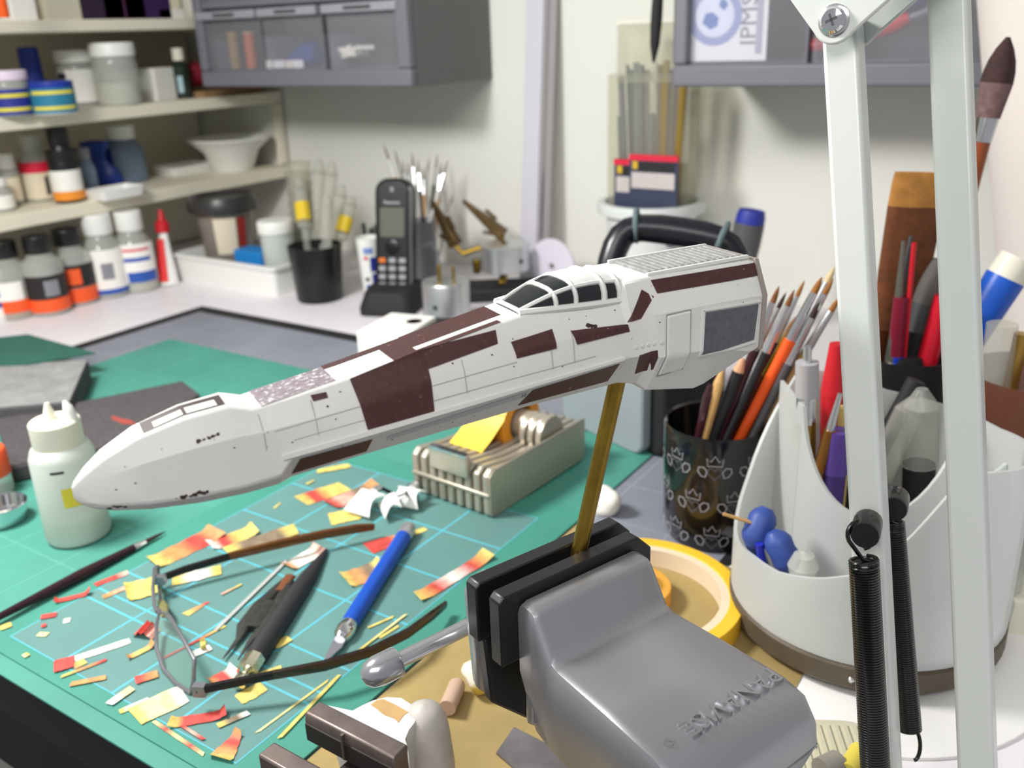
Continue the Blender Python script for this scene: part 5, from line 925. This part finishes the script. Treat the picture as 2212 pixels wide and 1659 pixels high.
A = D(1075, 1600); B = D(1160, 1545); q = [D(u, v) for u, v in ((1072, 1625), (1110, 1570), (1250, 1640), (1235, 1720), (1160, 1700))]
one('steel_plate', MB().prism([(a.x, a.y) for a in q], -.0014, .0), M('worn_steel', (132, 128, 132), .35, .7, noise=.3, nscale=40), 'worn steel plate lying on khaki board under the big vise', 'plate')

# ------------------------------------------------------------------ masking tape rolls
def roll(name, label, c, R_, r_, w_, tm, km_, z):
    t = thing(name, label, 'tape roll', V((c[0], c[1], z)))
    mk('wound_tape', MB().lathe([(r_*1.10, 0), (R_, 0), (R_, w_), (r_*1.10, w_), (r_*1.10, 0)], 56), tm, t, bevel=.0004); mk('card_core', MB().lathe([(r_, .0002), (r_*1.10, .0002), (r_*1.10, w_-.0006), (r_, w_-.0006), (r_, .0002)], 48), km_, t); return t
CORE = M('card_core', (226, 206, 178), .7)
roll('tape_roll', 'large yellow masking tape ring lying behind the big vise', (-.190, .396), .057, .045, .012, TAPEY, CORE, -.0014)
roll('tape_roll', 'small orange yellow tape roll lying inside the large tape ring', (-.196, .403), .021, .012, .010, M('tape_honey', (222, 160, 62), .5), CORE, -.0014)
c = V((-.196, .403, -.0014)); t = thing('glass_pot', 'little glass pot standing inside the small tape roll', 'pot', c); mk('pot', MB().lathe([(0, 0), (.009, 0), (.0095, .002), (.0095, .012), (.011, .014), (.011, .016), (.008, .016), (.007, .004), (0, .003)], 24), CLRGLASS, t)

# ------------------------------------------------------------------ black patterned mug of brushes
p = D(1538, 1146, -.003); t = thing('brush_mug', 'black mug with silver crowned hearts, full of paint brushes', 'mug', p); r = mm(p, 108); H_ = hgt(p, 905); mug = p; rm = r; hm_ = H_
mk('mug_body', MB().lathe([(0, 0), (r*.86, 0), (r*.92, .003), (r*.98, H_*.3), (r, H_-.002), (r*.985, H_), (r*.94, H_-.001), (r*.88, .005), (0, .005)], 44), M('gloss_black', (17, 16, 19), .16, coat=.5), t)
PRT = M('silver_print', (150, 150, 158), .5)
def wrap(b, a0, z0, R_):
    for i, q in enumerate(b.v): a = a0+q.x/R_; b.v[i] = V((R_*cos(a), R_*sin(a), z0+q.y))
    return b
def outline(poly, w_, closed=True):
    b = MB(); n = len(poly); pts = [V((x, y, 0)) for x, y in poly]; vv = []
    for i in range(n):
        tn = (pts[(i+1) % n]-pts[i-1] if closed or 0 < i < n-1 else (pts[1]-pts[0] if i == 0 else pts[-1]-pts[-2])).normalized(); nn = V((-tn.y, tn.x, 0))*(w_/2); vv += [pts[i]+nn, pts[i]-nn]
    b.add(vv, [(2*i, 2*i+1, 2*((i+1) % n)+1, 2*((i+1) % n)) for i in range(n if closed else n-1)]); return b
heart = [(.0042*(16*sin(t_)**3)/16, .0042*(13*cos(t_)-5*cos(2*t_)-2*cos(3*t_)-cos(4*t_))/16) for t_ in [2*PI*i/24 for i in range(24)]]
crown = [(-.0042, .0045), (-.0048, .0095), (-.0024, .0075), (0, .0112), (.0024, .0075), (.0048, .0095), (.0042, .0045)]
f = facing(p)
for row, zc_ in enumerate((.20, .50, .80)):
    for k in range(-3, 4):
        a0 = f+(k+.5*(row % 2))*.78; z0 = H_*zc_-.006; Rr = r*(.975+.035*zc_)*1.004 if zc_ < .4 else r*1.004
        e = mk('printed_emblem', wrap(outline(crown, .0007), a0, z0, Rr), PRT, t)
        mk('heart', wrap(outline(heart, .0007), a0, z0, Rr), M('print_dim', (84, 84, 92), .5), e)
        for sg in (-1, 1): mk('hand', wrap(outline([(sg*.0045, .001), (sg*.0065, .0035), (sg*.0095, .0032), (sg*.0100, .0005), (sg*.0080, -.0022), (sg*.0055, -.0028)], .0008), a0, z0, Rr), PRT, e)
FH = V((-sin(YAW), cos(YAW), 0))
def inpot(ur, vr, ut, vt, c, off, zmin, rin=.02):
    "end points of a stick standing in the pot at c: it crosses row vr at column ur and ends at (ut,vt), off metres behind the pot's middle"
    c = V(c); pl = c+FH*off
    def on(u, v): d = ray(u, v); return CAM+d*((pl-CAM).dot(FH)/d.dot(FH))
    pr, p1 = on(ur, vr), on(ut, vt); p0 = pr+(pr-p1)*((pr.z-zmin)/max(1e-4, p1.z-pr.z)); lat = (p0-c).dot(R0); lim = math.sqrt(max(1e-6, rin**2-off**2))
    p0 = p0+R0*(max(-lim, min(lim, lat))-lat); return p0, p1
MBR = M('maroon_handle', (58, 26, 34), .25, coat=.3); PNC = M('pencil_black', (32, 31, 34), .4); GOLD = M('gold_ferrule', (214, 170, 70), .25, 1); VIO = M('violet_handle', (56, 44, 88), .3); ORH = M('orange_handle', (232, 86, 28), .35); GINGER = M('ginger_bristle', (150, 96, 44), .8)
dm = depth(mug+V((0, 0, hm_))); g = 'brushes in the crowned heart mug'
BR = [(1572, 905, 1683, 618, .0030, MBR, CHROME, BRIST, 'maroon handled brush with long bright ferrule in the mug', 0, .62),
 (1560, 905, 1698, 632, .0024, VIO, STEEL, DBRIST, 'violet handled brush with dull ferrule behind the maroon one', .012, .7), (1590, 905, 1716, 626, .0028, PNC, STEEL, BRIST, 'black handled brush with pale printed name in the mug', -.004, .66), (1598, 900, 1738, 606, .0024, VIO, STEEL, GINGER, 'slim violet brush with brown tip in the mug', .012, .7),
 (1604, 905, 1719, 684, .0026, M('russet_handle', (110, 44, 26), .3), GOLD, GINGER, 'russet handled brush with gold ferrule in the mug', .004, .6), (1617, 910, 1776, 598, .0036, ORH, CHROME, GINGER, 'bright orange handled brush in the mug', -.010, .70), (1632, 905, 1800, 602, .0030, WOOD, CHROME, GINGER, 'plain wood handled brush with ginger bristles in the mug', .004, .62),
 (1645, 900, 1803, 576, .0036, WOOD, ALU, M('cream_bristle', (206, 186, 144), .8), 'plain wood handled brush with cream bristles in the mug', .012, .74), (1650, 905, 1815, 640, .0030, WOOD, ALU, GINGER, 'rightmost plain wood handled brush in the mug', -.004, .72), (1640, 915, 1770, 652, .0030, M('grey_handle', (70, 68, 70), .4), CHROME, DBRIST, 'grey handled brush with bright ferrule at mug front', -.014, .68)]
for ur, vr, ut, vt, rr, hm2, fm, bm_, lab, dd0, fs in BR:
    p0, p1 = inpot(ur, vr, ut, vt, mug, dd0*.8, mug.z+.008, rm*.78); L_ = (p1-p0).length; lf = .030/L_; lb = .010/L_
    stick('paint_brush', lab, 'brush', p0, p1, [('handle', 0, 1-lb-lf, rr*.7, rr, hm2), ('ferrule', 1-lb-lf, 1-lb, rr*.95, rr*.62, fm), ('bristles', 1-lb, 1, rr*.6, .0002, bm_)], g, 12)
for ur, vr, ut, vt, rr, hm2, lab, cm in ((1525, 910, 1560, 800, .0030, WOOD, 'short plain wooden stick at the left of the mug', WOOD), (1548, 910, 1605, 775, .0036, PNC, 'black pencil with bare wood end in the mug', M('pencil_wood', (206, 152, 116), .6)), (1510, 912, 1534, 830, .0028, MBR, 'dark maroon stick at the far left of the mug', MBR)):
    p0, p1 = inpot(ur, vr, ut, vt, mug, -.010, mug.z+.008, rm*.78); stick('pencil', lab, 'pencil', p0, p1, [('shaft', 0, .93, rr, rr, hm2), ('tip', .93, 1, rr*.95, rr*.4, cm)], None, 10)

# ------------------------------------------------------------------ frosted round organiser on a dark turntable
cc = V((-.084, .451, 0)); zc0 = .016
one('round_board', MB().lathe([(0, 0), (.088, 0), (.088, .0016), (.087, .002), (0, .002)], 64), M('gloss_white', (240, 238, 236), .3), 'round white board under the dark turntable', 'board', (cc.x+.004, cc.y-.016, ZD))
t = thing('turntable', 'dark brown worn turntable under the frosted organiser', 'turntable', (cc.x, cc.y, ZD+.002)); mk('lower_disc', MB().lathe([(0, 0), (.060, 0), (.061, .004), (0, .004)], 48), DGREY, t); mk('upper_disc', MB().lathe([(0, .004), (.068, .004), (.0695, .006), (.0695, .016), (.068, .0178), (0, .0178)], 56), M('turntable_brown', (86, 76, 62), .5, noise=.3, nscale=40), t); mk('screw_head', MB().lathe([(.0016, 0), (.001, .0008), (0, .0008)], 10, T=zframe(V((.012, -.0685, .010)), V((.02, -.2, .010)))), STEEL, t)
t = thing('desk_organiser', 'frosted white round organiser with curved compartments full of pens', 'organiser', (cc.x, cc.y, zc0)); Rc = .068
fa = facing(cc)
mk('floor_plate', MB().lathe([(0, 0), (Rc, 0), (Rc, .002), (0, .002)], 56), FROST, t)
N_ = 72; pts = []; hs = []
for i in range(N_):
    a = fa+2*PI*i/N_; pts.append((Rc*cos(a), Rc*sin(a))); rel = ((a-fa+PI) % (2*PI))-PI
    TB = [(-3.15, .088), (-2.7, .098), (-2.4, .102), (-2.1, .074), (-1.8, .046), (-1.5, .031), (-1.2, .030), (-.9, .034), (-.6, .035), (-.3, .041), (0, .050), (.2, .066), (.45, .092), (.7, .100), (1.6, .090), (2.2, .084), (2.8, .086), (3.15, .088)]
    for (r0_, h0_), (r1_, h1_) in zip(TB, TB[1:]):
        if r0_ <= rel <= r1_: f_ = (rel-r0_)/(r1_-r0_); hs.append(h0_+(h1_-h0_)*f_); break
mk('outer_wall', MB().wall(pts, hs, .0018, .0, closed=True), FROST, t)
# inner curved partition (tall middle compartment) and cross walls, in a frame with y pointing away from the camera
ax = V((cos(fa), sin(fa), 0)); ay = V((-ax.y, ax.x, 0))                 # ax: towards camera, ay: to the image right (plan)
def loc2(r_, f_): q = ay*r_-ax*f_; return (q.x, q.y)
pp = []; ph = []
for i in range(25):
    s_ = i/24; a = rad(200)+rad(150)*s_; q = (.000+.040*cos(a), .012+.034*sin(a)); pp.append(loc2(*q)); ph.append(.100-.046*sin(PI*min(1, s_*1.15))**.8)
mk('inner_wall', MB().wall(pp, ph, .0018, .002), FROST, t)
pp = [loc2(.030+.006*i, -.004+.0065*i) for i in range(6)]; mk('cross_wall', MB().wall(pp, [.050+.004*i for i in range(6)], .0018, .002), FROST, t)
pp = [loc2(-.038-.004*i, .004+.009*i) for i in range(5)]; mk('cross_wall', MB().wall(pp, [.098]*5, .0018, .002), FROST, t)
og = cc+V((0, 0, zc0+.002)); dO = depth(cc)
# things in the organiser
def inorg(name, label, cat, ur, vr, ut, vt, dp, segs, dd=.0, zmin=None, seg=12):
    p0, p1 = inpot(ur, vr, ut, vt, cc, dp, zmin or (zc0+.004), .058); return stick(name, label, cat, p0, p1, segs, None, seg)
d0 = .018
def inplane(u, v, off):
    d = ray(u, v); return CAM+d*((cc+FH*off-CAM).dot(FH)/d.dot(FH))
PB = M('pearl_blue', (52, 76, 150), .5)
for k, (u, v, dd, rr, rot, lab) in enumerate(((1640, 1140, -.045, .0085, .4, 'blue foam earplug uppermost in front compartment of organiser'), (1690, 1190, -.046, .0085, -.5, 'blue foam earplug lying lower in front compartment of organiser'))):
    c = inplane(u, v, -.006-.012*k); rgx = RT*sin(rot)+UP*cos(rot); A = c-rgx*.008; B = c+rgx*.008
    one('earplug', MB().tube([A-rgx*.003, A, A+rgx*.003, c, B-rgx*.003, B, B+rgx*.003], [.003, .0062, .0076, .0068, .0074, .0060, .003], 16), PB, lab, 'earplug', None, 0, 'blue earplugs')
one('navy_pen', MB().tube([inplane(1616, 1128, .0), inplane(1622, 1160, .0), inplane(1650, 1235, -.004)], [.002, .0042, .0042], 12), M('navy_gloss', (30, 42, 88), .2), 'dark navy pen end against the left wall of the organiser', 'cap')
c = inplane(1735, 1222, -.034); one('glass_bead', MB().lathe([(0, -.008), (.006, -.006), (.0075, 0), (.005, .006), (0, .008)], 16, T=MX.Translation(c)), CLRGLASS, 'clear rounded stopper lying behind the organiser front lip', 'stopper')
A = inplane(1562, 1110, -.006); B = inplane(1640, 1134, -.008); one('toothpick', MB().tube([A, B, B+(B-A)*.5], .0009, 6), WOOD, 'thin wooden toothpick poking over the organiser left wall', 'toothpick')
one('pen_stub', MB().tube([inplane(1640, 1175, -.016), inplane(1648, 1225, -.016)], .0022, 8), M('cobalt', (34, 46, 170), .4), 'short cobalt blue pen stub between the earplugs', 'pen')
MG = M('metal_gold', (170, 136, 66), .35, .8)
inorg('knife_handle', 'grey capped metal handle with gold barrel upright in organiser', 'handle', 1742, 960, 1744, 748, d0+.01, [('barrel', 0, .66, .0050, .0050, MG), ('collar', .66, .69, .0056, .0056, CHROME), ('ferrule', .69, .78, .0054, .0054, STEEL), ('cap', .78, .93, .0062, .0060, M('cap_grey', (168, 166, 168), .5)), ('button', .93, 1, .0022, .0022, STEEL)])
inorg('needle_file', 'bronze needle file in organiser left of the lamp arm', 'file', 1785, 960, 1815, 850, d0, [('handle', 0, .8, .0026, .0034, M('bronze', (150, 100, 48), .35, .8)), ('tip', .8, 1, .0024, .0012, STEEL)])
inorg('red_cutter', 'red plastic cutter rising behind the first lamp arm', 'cutter', 1812, 850, 1808, 742, d0+.04, [('body', 0, .75, .006, .008, RED), ('head', .75, 1, .008, .004, RED)])
inorg('purple_marker', 'purple capped marker low in the organiser', 'marker', 1806, 990, 1812, 930, d0, [('barrel', 0, .7, .006, .006, PURPLE), ('cap', .7, 1, .0065, .006, M('purple_cap', (92, 66, 150), .35))])
inorg('yellow_stick', 'flat cream yellow stick beside the first lamp arm', 'stick', 1822, 960, 1830, 880, d0+.012, [('stick', 0, 1, .004, .004, M('cream_yellow_stick', (226, 196, 120), .6))])
inorg('clear_pen', 'big pen with pointed clear cap between the lamp arms', 'pen', 1985, 1015, 1992, 840, d0+.012, [('barrel', 0, .55, .0085, .0085, MATBLK), ('cap', .55, .90, .0098, .0090, CLR2), ('cap_end', .90, 1, .009, .003, CLR2)])
inorg('clear_pen', 'tilted pen with clear cap next to the big one', 'pen', 1912, 1000, 1975, 862, d0+.016, [('barrel', 0, .5, .006, .006, M('ochre_barrel', (150, 120, 50), .4)), ('cap', .5, .92, .0080, .0074, CLR2), ('cap_end', .92, 1, .0074, .003, CLR2)])
inorg('black_tool', 'black curved tool handle in the organiser beside clear pens', 'tool', 1905, 960, 1980, 822, d0+.03, [('handle', 0, 1, .006, .005, MATBLK)])
# ------------------------------------------------------------------ black pot and brown tumbler behind the organiser
p = V((-.104, .602, ZD)); t = thing('black_pot', 'black pot of big brushes behind the organiser and lamp arms', 'pot', p); mk('pot_body', MB().lathe([(0, 0), (.027, 0), (.032, .105), (.030, .105), (.025, .004), (0, .004)], 36), MATBLK, t); dP = depth(p+V((0, 0, .1)))
def inp(name, label, ur, vr, ut, vt, segs, dd=0, do=0, cat='brush'):
    p0, p1 = inpot(ur, vr, ut, vt, V((-.104, .602, ZD)), do, ZD+.012, .021); return stick(name, label, cat, p0, p1, segs, None, 14)
p0, p1 = inpot(1915, 800, 1992, 372, V((-.104, .602, ZD)), .004, ZD+.012, .021); t = thing('flat_brush', 'big flat brush with amber bristles between the lamp arms', 'brush', p0); dd_ = p1-p0; sd_ = dd_.cross(FH).normalized(); Lf = dd_.length
def flat(nm, rows, m): mk(nm, MB().loft([[p0+dd_*k+sd_*(w_*cos(a))+FH*(th_*sin(a)) for a in [2*PI*i/16 for i in range(16)]] for k, w_, th_ in rows]), m, t, world=True, ang=50)
flat('handle', ((0, .004, .004), (.2, .006, .005), (.38, .009, .005), (.44, .0125, .004)), M('umber_handle', (60, 30, 20), .3)); flat('ferrule', ((.43, .0135, .0045), (.52, .0145, .0048)), M('copper_ferrule', (110, 60, 32), .35, .7))
flat('bristles_root', ((.515, .014, .0044), (.70, .0165, .0050), (.90, .0175, .0042)), M('umber_bristle', (104, 58, 28), .8, noise=.35, nscale=120)); flat('bristles_end', ((.90, .0175, .0042), (.97, .0172, .0030), (1, .0165, .0016)), M('amber_bristle', (172, 118, 54), .8, noise=.25, nscale=120))
inp('steel_file', 'slim dark file leaning left of the big flat brush', 1890, 800, 1968, 510, [('handle', 0, .4, .004, .004, MATBLK), ('blade', .4, 1, .0034, .0012, DGREY)], 0, -.01, 'file'); inp('round_brush', 'brush with silver ferrule and navy handle left of blue pen', 1902, 800, 1952, 520, [('handle', 0, .45, .0046, .0052, M('navy_lacquer', (36, 26, 62), .3)), ('ferrule', .45, .55, .0056, .0056, CHROME), ('neck', .55, 1, .0044, .0012, M('pewter', (128, 126, 116), .4, .8))], 0, -.018)
inp('ballpoint', 'blue ballpoint with dark red cap between the lamp arms', 1922, 780, 1948, 640, [('barrel', 0, .72, .0050, .0050, M('pen_blue', (30, 60, 190), .35)), ('cap', .72, 1, .0052, .0046, M('pen_crimson', (120, 18, 44), .35))], 0, -.018, 'pen'); inp('red_stick', 'thin red stick beside the blue ballpoint', 1945, 700, 1975, 525, [('stick', 0, 1, .0018, .0015, RED)], 0, -.02, 'stick')
inp('red_tool', 'thick red tool handle left of the second lamp arm', 1998, 800, 2040, 640, [('handle', 0, 1, .0068, .0060, M('scarlet_handle', (196, 22, 44), .35))], 0, -.02, 'tool handle'); inp('fluffy_brush', 'fluffy dark round brush low between the lamp arms', 1950, 860, 1962, 770, [('handle', 0, .5, .008, .010, MATBLK), ('bristles', .5, 1, .020, .008, M('sooty_bristle', (26, 24, 26), .9))], 0, -.019); inp('black_brush', 'wide black handled brush behind red tool handle', 1960, 800, 2030, 560, [('handle', 0, .7, .009, .012, MATBLK), ('ferrule', .7, .82, .010, .010, DGREY), ('bristles', .82, 1, .010, .004, M('silvery_bristle', (90, 86, 82), .8))], 0, .0)
inp('mop_brush', 'large mop brush with dark bristles at the top right', 1995, 800, 2178, 80, [('handle', 0, .79, .0040, .0052, M('cherry_handle', (134, 66, 28), .3, coat=.4)), ('ferrule', .79, .84, .0056, .0066, CHROME), ('bristles_root', .84, .91, .0068, .0090, M('plum_bristle', (110, 84, 84), .8, noise=.3, nscale=250)), ('bristles', .91, 1, .0090, .0012, M('dark_plum_bristle', (56, 34, 34), .8, noise=.3, nscale=250))], .0, .01)
inp('torch', 'blue handled torch with cream end leaning far right behind lamp', 2045, 800, 2200, 556, [('barrel', 0, .60, .0085, .0090, MATBLK), ('grip', .60, .92, .0105, .0118, BBLUE), ('end', .92, 1, .0112, .0105, CREAM)], 0, -.012, 'torch')
p = V((-.028, .566, ZD)); t = thing('brown_tumbler', 'brown translucent tumbler at the right behind the second lamp arm', 'tumbler', p); BRN = frosted('brown_plastic', (132, 84, 66), .25, .45); mk('tumbler_body', MB().lathe([(0, 0), (.028, 0), (.036, .115), (.0345, .115), (.0265, .004), (0, .004)], 40), BRN, t); dP2 = depth(p+V((0, 0, .1)))
for ur, vr, ut, vt, lab, nm, segs in ((2135, 800, 2165, 700, 'clear square tool leaning in the brown tumbler', 'scraper', [('body', 0, 1, .008, .008, CLR2)]), (2150, 850, 2208, 720, 'yellow handled brush leaning right in the brown tumbler', 'brush', [('handle', 0, .7, .0035, .0035, M('mustard', (190, 160, 50), .4)), ('ferrule', .7, 1, .004, .004, MG)])):
    p0, p1 = inpot(ur, vr, ut, vt, p, -.006, ZD+.012, .022); stick(nm, lab, nm, p0, p1, segs, None, 16)
q = V((.002, .80, ZD)); t = thing('paper_roll', 'tall rolled white sheet leaning at the right edge behind lamp', 'paper roll', q, 0, R=MX.Rotation(rad(-11.5), 3, V((0, 1, 0)))); mk('sheet', MB().lathe([(.055, .011), (.055, .40), (.0545, .40), (.0545, .011), (.055, .011)], 48), M('cream_sheet', (222, 212, 206), .7), t)
# clear rod and cream block at the right edge
A = D(2165, 1340, .012); B = D(2215, 1170, .03); one('glass_rod', MB().tube([A, A+(B-A)*.3, A+(B-A)*.35, A+(B-A)*.6, A+(B-A)*.66, B], [.0035, .0035, .0048, .0035, .0046, .003], 12), CLRGLASS, 'clear glass rod with beads leaning at the right edge', 'rod')
p = D(2218, 1345, ZD); one('cream_block', MB().box((0, 0, .0115), (.036, .030, .023)), CREAM, 'cream plastic block at the right edge under the glass rod', 'block', p, rad(20), bevel=.002)
# ribbed cream pad, eraser, yellow sleeve in the front right corner
pc = D(1700, 1665, ZD); t = thing('ribbed_pad', 'cream ribbed plastic pad at the front behind the vise end', 'pad', pc, rad(28)); mk('plate', MB().prism(rrect(.085, .06, .012), 0, .003), M('cream_ribbed', (206, 200, 176), .5), t, bevel=.0008)
for k in range(20): mk('ridge', MB().box((-.038+.004*k, .0, .0034), (.0018, .052, .0010)), M('cream_ribbed', (206, 200, 176), .5), t)
A = D(1775, 1668, .006); B = D(1812, 1650, .006); one('grey_stub', MB().tube([A, B], .006, 14), M('taupe', (150, 144, 136), .6), 'short grey stub lying on the cream ribbed pad', 'stub'); A = D(1832, 1672, .006); B = D(1860, 1625, .006); one('yellow_sleeve', MB().tube([A, B], .005, 14), M('lemon_plastic', (226, 206, 84), .5), 'yellow sleeve by the front lamp spring', 'sleeve')

# ------------------------------------------------------------------ balanced-arm lamp
LW = M('lamp_white', (206, 210, 206), .32, coat=.15); SPR = M('spring_black', (9, 9, 10), .22, coat=.3)
lb = V((-.012, .300, ZD)); t = thing('desk_lamp', 'white balanced-arm desk lamp with black springs in the foreground', 'lamp', lb)
A0, A1 = PD(1820, 50, .329), PD(1912, 1740, .362); B0, B1 = PD(2048, -60, .331), PD(2116, 1760, .364)
def sq_tube(a, b, s_, e=1.0):
    z = (b-a).normalized(); x = V((1, 0, 0)); x = (x-z*x.dot(z)).normalized(); y = z.cross(x); return MB().loft([[c+x*(i*s_/2)+y*(j*s_/2*e) for i, j in ((-1, -1), (1, -1), (1, 1), (-1, 1))] for c in (a, b)])
mk('lower_arm', sq_tube(A1, A0, .0122), LW, t, bevel=.0016, seg=3, world=True); mk('lower_arm', sq_tube(B1, B0, .0130), LW, t, bevel=.0016, seg=3, world=True)
SC0 = PD(1802, 44, .316); nF = (CAM-SC0); nF = V((-.08, -1, .1)).normalized(); ux = nF.cross(V((0, 0, 1))).normalized()*-1; uz = (V((0, 0, 1))-nF*nF.z).normalized(); Fp = frame(ux, uz, SC0)
if (Fp.to_3x3() @ V((0, 0, 1))).dot(nF) < 0: Fp = frame(-ux, uz, SC0)
sx_ = 1 if (Fp.to_3x3() @ V((1, 0, 0))).dot(RT) > 0 else -1
ro = .0078; poly = [(ro*cos(a), ro*sin(a)) for a in [rad(210)+rad(120)*i/10 for i in range(11)]]+[(.031, .018), (.028, .028), (-.024, .028), (-.019, .010)]
poly = [(x*sx_, y) for x, y in poly]; mk('joint_plate', MB().prism(poly, -.0022, 0, Fp), LW, t, bevel=.0007, world=True); mk('joint_plate', MB().prism(poly, -.0245, -.0225, Fp), LW, t, bevel=.0007, world=True)
mk('washer', MB().lathe([(.0054, 0), (.0054, .0004), (.0048, .0008), (0, .0008)], 28, T=Fp), STEEL, t, world=True); sc = mk('screw', MB().lathe([(.0044, .0006), (.0044, .0014), (.0036, .0024), (.002, .0028), (0, .0029)], 24, T=Fp), CHROME, t, world=True)
for rz in (.4, .4+PI/2): mk('slot', MB().box(Fp @ V((0, 0, .0027)), (.0042, .0009, .0006), (Fp.to_3x3() @ MX.Rotation(rz, 3, 'Z'))), DGREY, sc, world=True)
mk('pivot', MB().tube([SC0-nF*.001, SC0-nF*.024], .003, 12), STEEL, t, world=True)
def spring(a, b, r_, wire, turns):
    T = zframe(a, b); L_ = (b-a).length; n = turns*14; return MB().tube([T @ V((r_*cos(2*PI*turns*i/n), r_*sin(2*PI*turns*i/n), L_*i/n)) for i in range(n+1)], wire, 6)
for (ua, va, ub, vb, d0_, d1_, rpx) in ((1866, 1208, 1894, 1720, .336, .348, 29), (1929, 1128, 1966, 1578, .369, .372, 22)):
    a = PD(ua, va, d0_); b = PD(ub, vb, d1_); rs_ = rpx*d0_/FPX; s1 = mk('spring', spring(a, b, rs_, .00058, 92), SPR, t, world=True)
    pg = PD(ua-7, va-54, d0_) if ua < 1900 else PD(1922, 1098, d0_); nrm = (b-a).normalized(); sidev = RT
    mk('hook', MB().tube([pg+UP*(cos(q)*rs_*1.05)+RT*(sin(q)*rs_*1.05)+FW*(-.001) for q in [PI*.95-1.7*PI*i/16 for i in range(17)]]+[a-UP*.0005, a-UP*.002+RT*rs_*.9], .0008, 8), SPR, s1, world=True)
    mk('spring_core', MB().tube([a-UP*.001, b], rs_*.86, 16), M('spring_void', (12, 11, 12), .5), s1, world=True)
    mk('peg', MB().lathe([(0, 0), (.0048, 0), (.0052, .001), (.0052, .012), (0, .012)], 20, T=zframe(pg-FW*.004, pg+FW+RT*.5+UP*.35)), SPR, t, world=True)
    if ua > 1900: mk('hook', MB().tube([b+RT*(rs_*.6*sin(q))+RT*rs_*.4-UP*(.006*(1-cos(q))) for q in [PI*i/10 for i in range(11)]], .0008, 8), SPR, s1, world=True)
mk('base', MB().lathe([(0, 0), (.044, 0), (.045, .002), (.045, .009), (.042, .012), (.012, .014), (.010, .02), (0, .02)], 56, T=MX.Translation(lb+V((.0, .004, 0)))), LW, t, world=True)
mk('base_yoke', sq_tube(A1+(B1-A1)*-.15, A1+(B1-A1)*1.15, .010), LW, t, bevel=.001, world=True); mk('stem', MB().tube([lb+V((.0, .004, .012)), (A1+B1)/2], .006, 12), LW, t, world=True)
E0 = PD(1830, -150, .328); U1 = LAMP_HEAD+V((.06, .02, .07))
mk('upper_arm', sq_tube(SC0-nF*.012+V((0, 0, .022)), U1, .011), LW, t, bevel=.001, world=True); mk('upper_arm', sq_tube(B0, U1+V((.03, .02, .02)), .011), LW, t, bevel=.001, world=True)
dl = (V((-.36, .46, 0))-LAMP_HEAD).normalized(); Th = zframe(LAMP_HEAD-dl*.07, LAMP_HEAD+dl)
mk('shade', MB().lathe([(.018, 0), (.022, .004), (.050, .035), (.095, .066), (.097, .067), (.094, .067), (.048, .038), (.018, .006), (.018, 0)], 40, T=Th), LW, t, world=True); mk('neck', MB().tube([U1, LAMP_HEAD-dl*.068], .008, 10), LW, t, world=True); mk('upper_link', MB().tube([U1, U1+V((.03, .02, .02))], .006, 10), LW, t, world=True)
